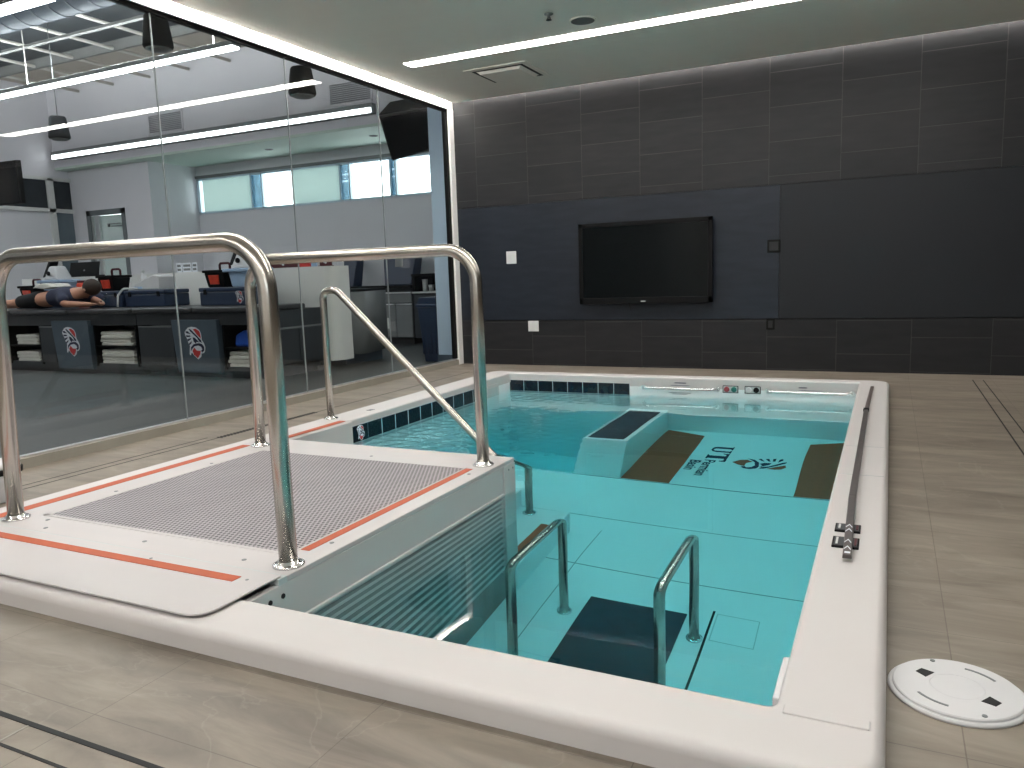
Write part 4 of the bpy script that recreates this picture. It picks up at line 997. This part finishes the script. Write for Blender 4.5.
MB().lathe([(.02,-.11),(.07,-.095),(.098,-.05),(.104,0),(.09,.05),(.05,.085),(.01,.095)], (-8.885, 6.455, zc+.155), 20, axis='x').build('hair', M['hair'], pr)
MB().lathe([(.012,-.012),(.02,0),(.012,.012)], (-8.9, 6.35, zc+.12), 10, axis='y').build('ear', M['skin'], pr)
skin_mesh('shirt', [(-9.66,6.44,zc+.03),(-9.52,6.44,zc+.035),(-9.35,6.44,zc+.055),(-9.18,6.44,zc+.065),(-9.07,6.44,zc+.08),(-9.18,6.25,zc+.04),(-9.03,6.16,zc-.01),(-9.18,6.63,zc+.04),(-9.03,6.74,zc-.01)], [(0,1),(1,2),(2,3),(3,4),(3,5),(5,6),(3,7),(7,8)], [(.155,.125),(.155,.125),(.17,.14),(.165,.125),.075,.075,.06,.075,.06], M['shirt'], pr)
skin_mesh('shorts', [(-9.85,6.44,zc+.03),(-9.70,6.44,zc+.03),(-9.9,6.34,zc+.005),(-10.05,6.33,zc),(-10.18,6.32,zc-.015),(-9.9,6.54,zc+.005),(-10.05,6.56,zc),(-10.18,6.57,zc-.015)], [(0,1),(0,2),(2,3),(3,4),(0,5),(5,6),(6,7)], [(.17,.14),(.15,.125),.105,.095,.09,.105,.095,.09], M['shorts'], pr)
o = MB().prism([(-9.86,zc+.165),(-9.8,zc+.165),(-9.66,zc+.15),(-9.5,zc+.16),(-9.47,zc+.175),(-9.54,zc+.215),(-9.66,zc+.22),(-9.78,zc+.20)], lambda u, v, h: (u, h, v), 6.32, 6.6).build('ice_pack', M['towel'], bevel=.02, seg=3)
tag(o, 'pale wrapped ice pack resting on the lower back of the lying person', 'ice pack')

# ------------------------------------------------------------------ far cabinets, bin, cases
t = thing('base_cabinet', (-7.3, 10.5, 0), 'dark grey base cabinet with a black worktop along the far wall', 'cabinet')
cy_ = 10.3
MB().box(-8.3, -6.72, cy_+.02, WY-.01, .1, .88).build('body', M['charcoal'], t)
MB().box(-8.32, -6.70, cy_-.06, WY-.01, .885, .93).build('worktop', M['blackm'], t)
MB().box(-8.25, -6.75, cy_+.06, WY-.02, 0, .1).build('plinth', M['dark'], t)
for xa, xb in ((-8.28, -7.86), (-7.34, -7.04), (-7.03, -6.73)):
    d = MB().box(xa, xb, cy_, cy_+.02, .12, .62).build('door', M['greylam'], t, bevel=.002)
    MB().box(xa+.01, xb-.01, cy_-.01, cy_+.02, .625, .645).build('handle', M['alu'], d)
d = MB().box(-7.34, -6.73, cy_, cy_+.02, .66, .80).build('drawer', M['greylam'], t, bevel=.002); MB().box(-7.33, -6.74, cy_-.01, cy_+.02, .805, .825).build('handle', M['alu'], d)
d = MB().box(-7.84, -7.36, cy_, cy_+.02, .12, .62).build('door', M['greylam'], t, bevel=.002); MB().box(-7.83, -7.37, cy_-.01, cy_+.02, .625, .645).build('handle', M['alu'], d)
MB().box(-7.36, -7.16, cy_-.004, cy_, .25, .42).build('notice', M['paper'], t)
t = thing('shelf_unit', (-6.35, 10.5, 0), 'dark shelf unit holding white cups beside the far cabinet', 'cabinet')
MB().box(-6.7, -5.2, cy_+.02, WY-.01, .1, .80).build('body', M['charcoal'], t)
MB().box(-6.7, -5.2, cy_-.03, WY-.01, .80, .825).build('lower_shelf', M['alu'], t)
MB().box(-6.7, -5.2, cy_-.03, WY-.01, 1.06, 1.10).box(-6.7, -6.66, cy_, WY-.01, .825, 1.06).box(-6.7, -5.2, WY-.05, WY-.01, .825, 1.06).build('cubby', M['blackm'], t)
proto = None
for k, (x, h, r_, lab) in enumerate(((-6.56, .19, .045, 'tall white cup on the dark shelf unit, leftmost'), (-6.45, .10, .045, 'short white cup on the dark shelf unit beside the leftmost tall one'), (-6.30, .2, .05, 'tall white cup near the middle of the dark shelf unit'), (-6.17, .2, .05, 'tall white cup on the dark shelf unit, next to the bin'))):
    t = thing('cup', (x, cy_+.15, .825), lab, 'cup', 'cups on the shelf unit')
    MB().lathe([(r_*.8, 0), (r_, h*.95), (r_*1.05, h)], (x, cy_+.15, .825), 18).build('body', M['paper'], t)
for x0_, w1, w2, z1, lab, lbl in ((-8.15, .2, .28, 1.41, 'dark upright equipment case on the far worktop, narrower and nearer the desk', False), (-7.36, .5, .64, 1.43, 'wide dark upright equipment case with a grey label on the far worktop', True)):
    xm = x0_+w2/2; t = thing('upright_case', (xm, cy_+.3, .93), lab, 'case')
    MB().hexa([(xm-w1/2,cy_+.1,.93),(xm+w1/2,cy_+.1,.93),(xm+w1/2,cy_+.35,.93),(xm-w1/2,cy_+.35,.93),(xm-w2/2,cy_+.2,z1),(xm+w2/2,cy_+.2,z1),(xm+w2/2,cy_+.4,z1),(xm-w2/2,cy_+.4,z1)]).build('shell', M['bin'], t, bevel=.02)
    MB().box(xm-w2/2+.02, xm+w2/2-.02, cy_+.185, cy_+.2, z1-.05, z1-.03).build('seam', M['black'], t)
    if lbl: MB().hexa([(xm-.07,cy_+.155,1.22),(xm+.07,cy_+.155,1.22),(xm+.07,cy_+.17,1.22),(xm-.07,cy_+.17,1.22),(xm-.07,cy_+.172,1.36),(xm+.07,cy_+.172,1.36),(xm+.07,cy_+.19,1.36),(xm-.07,cy_+.19,1.36)]).build('label_card', M['greylam'], t)
t = thing('waste_bin', (-5.1, 8.28, 0), 'tall narrow navy waste bin behind the glass by the pale column', 'bin')
MB().hexa([(-5.20,8.20,0),(-4.99,8.20,0),(-4.99,8.5,0),(-5.20,8.5,0),(-5.25,8.15,.68),(-4.97,8.15,.68),(-4.97,8.55,.68),(-5.25,8.55,.68)]).build('body', M['bin'], t, bevel=.012)
MB().box(-5.265, -4.96, 8.135, 8.56, .68, .72).build('rim', M['bin'], t, bevel=.01)
MB().prism([(-5.255,.72),(-4.965,.72),(-5.0,.80),(-5.22,.80)], lambda u, v, h: (u, h, v), 8.15, 8.55).build('lid', M['bin'], t, bevel=.008)
b = MB()
for k in range(4): b.box(-5.2+k*.055, -5.185+k*.055, 8.165, 8.19, .1, .6)
b.build('ridge', M['bin'], t)

# ------------------------------------------------------------------ world, camera, view
w = bpy.data.worlds.new('sky'); bpy.context.scene.world = w; w.use_nodes = True
bgn = w.node_tree.nodes['Background']; bgn.inputs['Color'].default_value = (.92, .97, 1, 1); bgn.inputs['Strength'].default_value = 5.0
cam = bpy.data.cameras.new('camera'); co = bpy.data.objects.new('camera', cam); C.objects.link(co)
yaw, pit, rol = -0.454291466, 0.141028098, -0.0342951071
cyw, syw, cp, sp, cr, sr = math.cos(yaw), math.sin(yaw), math.cos(pit), math.sin(pit), math.cos(rol), math.sin(rol)
Bm = Matrix(((1,0,0),(0,0,-1),(0,1,0))); Ry_ = Matrix(((cyw,0,-syw),(0,1,0),(syw,0,cyw))); Rx_ = Matrix(((1,0,0),(0,cp,-sp),(0,sp,cp))); Rz_ = Matrix(((cr,-sr,0),(sr,cr,0),(0,0,1)))
Mc = Rz_@Rx_@Ry_@Bm
rot = Matrix((Mc[0], -Mc[1], -Mc[2])).transposed()
co.matrix_world = Matrix.Translation((0, 0, 1.05))@rot.to_4x4()
cam.sensor_width = 36; cam.lens = 775.45/1024*36; cam.clip_start = .05; cam.clip_end = 100
S = bpy.context.scene; S.camera = co
S.view_settings.view_transform = 'Standard'; S.view_settings.look = 'None'; S.view_settings.exposure = -.1; S.view_settings.gamma = 1
try: S.view_settings.use_curve_mapping = False
except Exception: pass
S.cycles.max_bounces = 24; S.cycles.diffuse_bounces = 10; S.cycles.glossy_bounces = 5; S.cycles.transmission_bounces = 16; S.cycles.transparent_max_bounces = 16
S.cycles.caustics_refractive = True; S.cycles.caustics_reflective = True; S.cycles.blur_glossy = 1.0; S.cycles.sample_clamp_indirect = 40
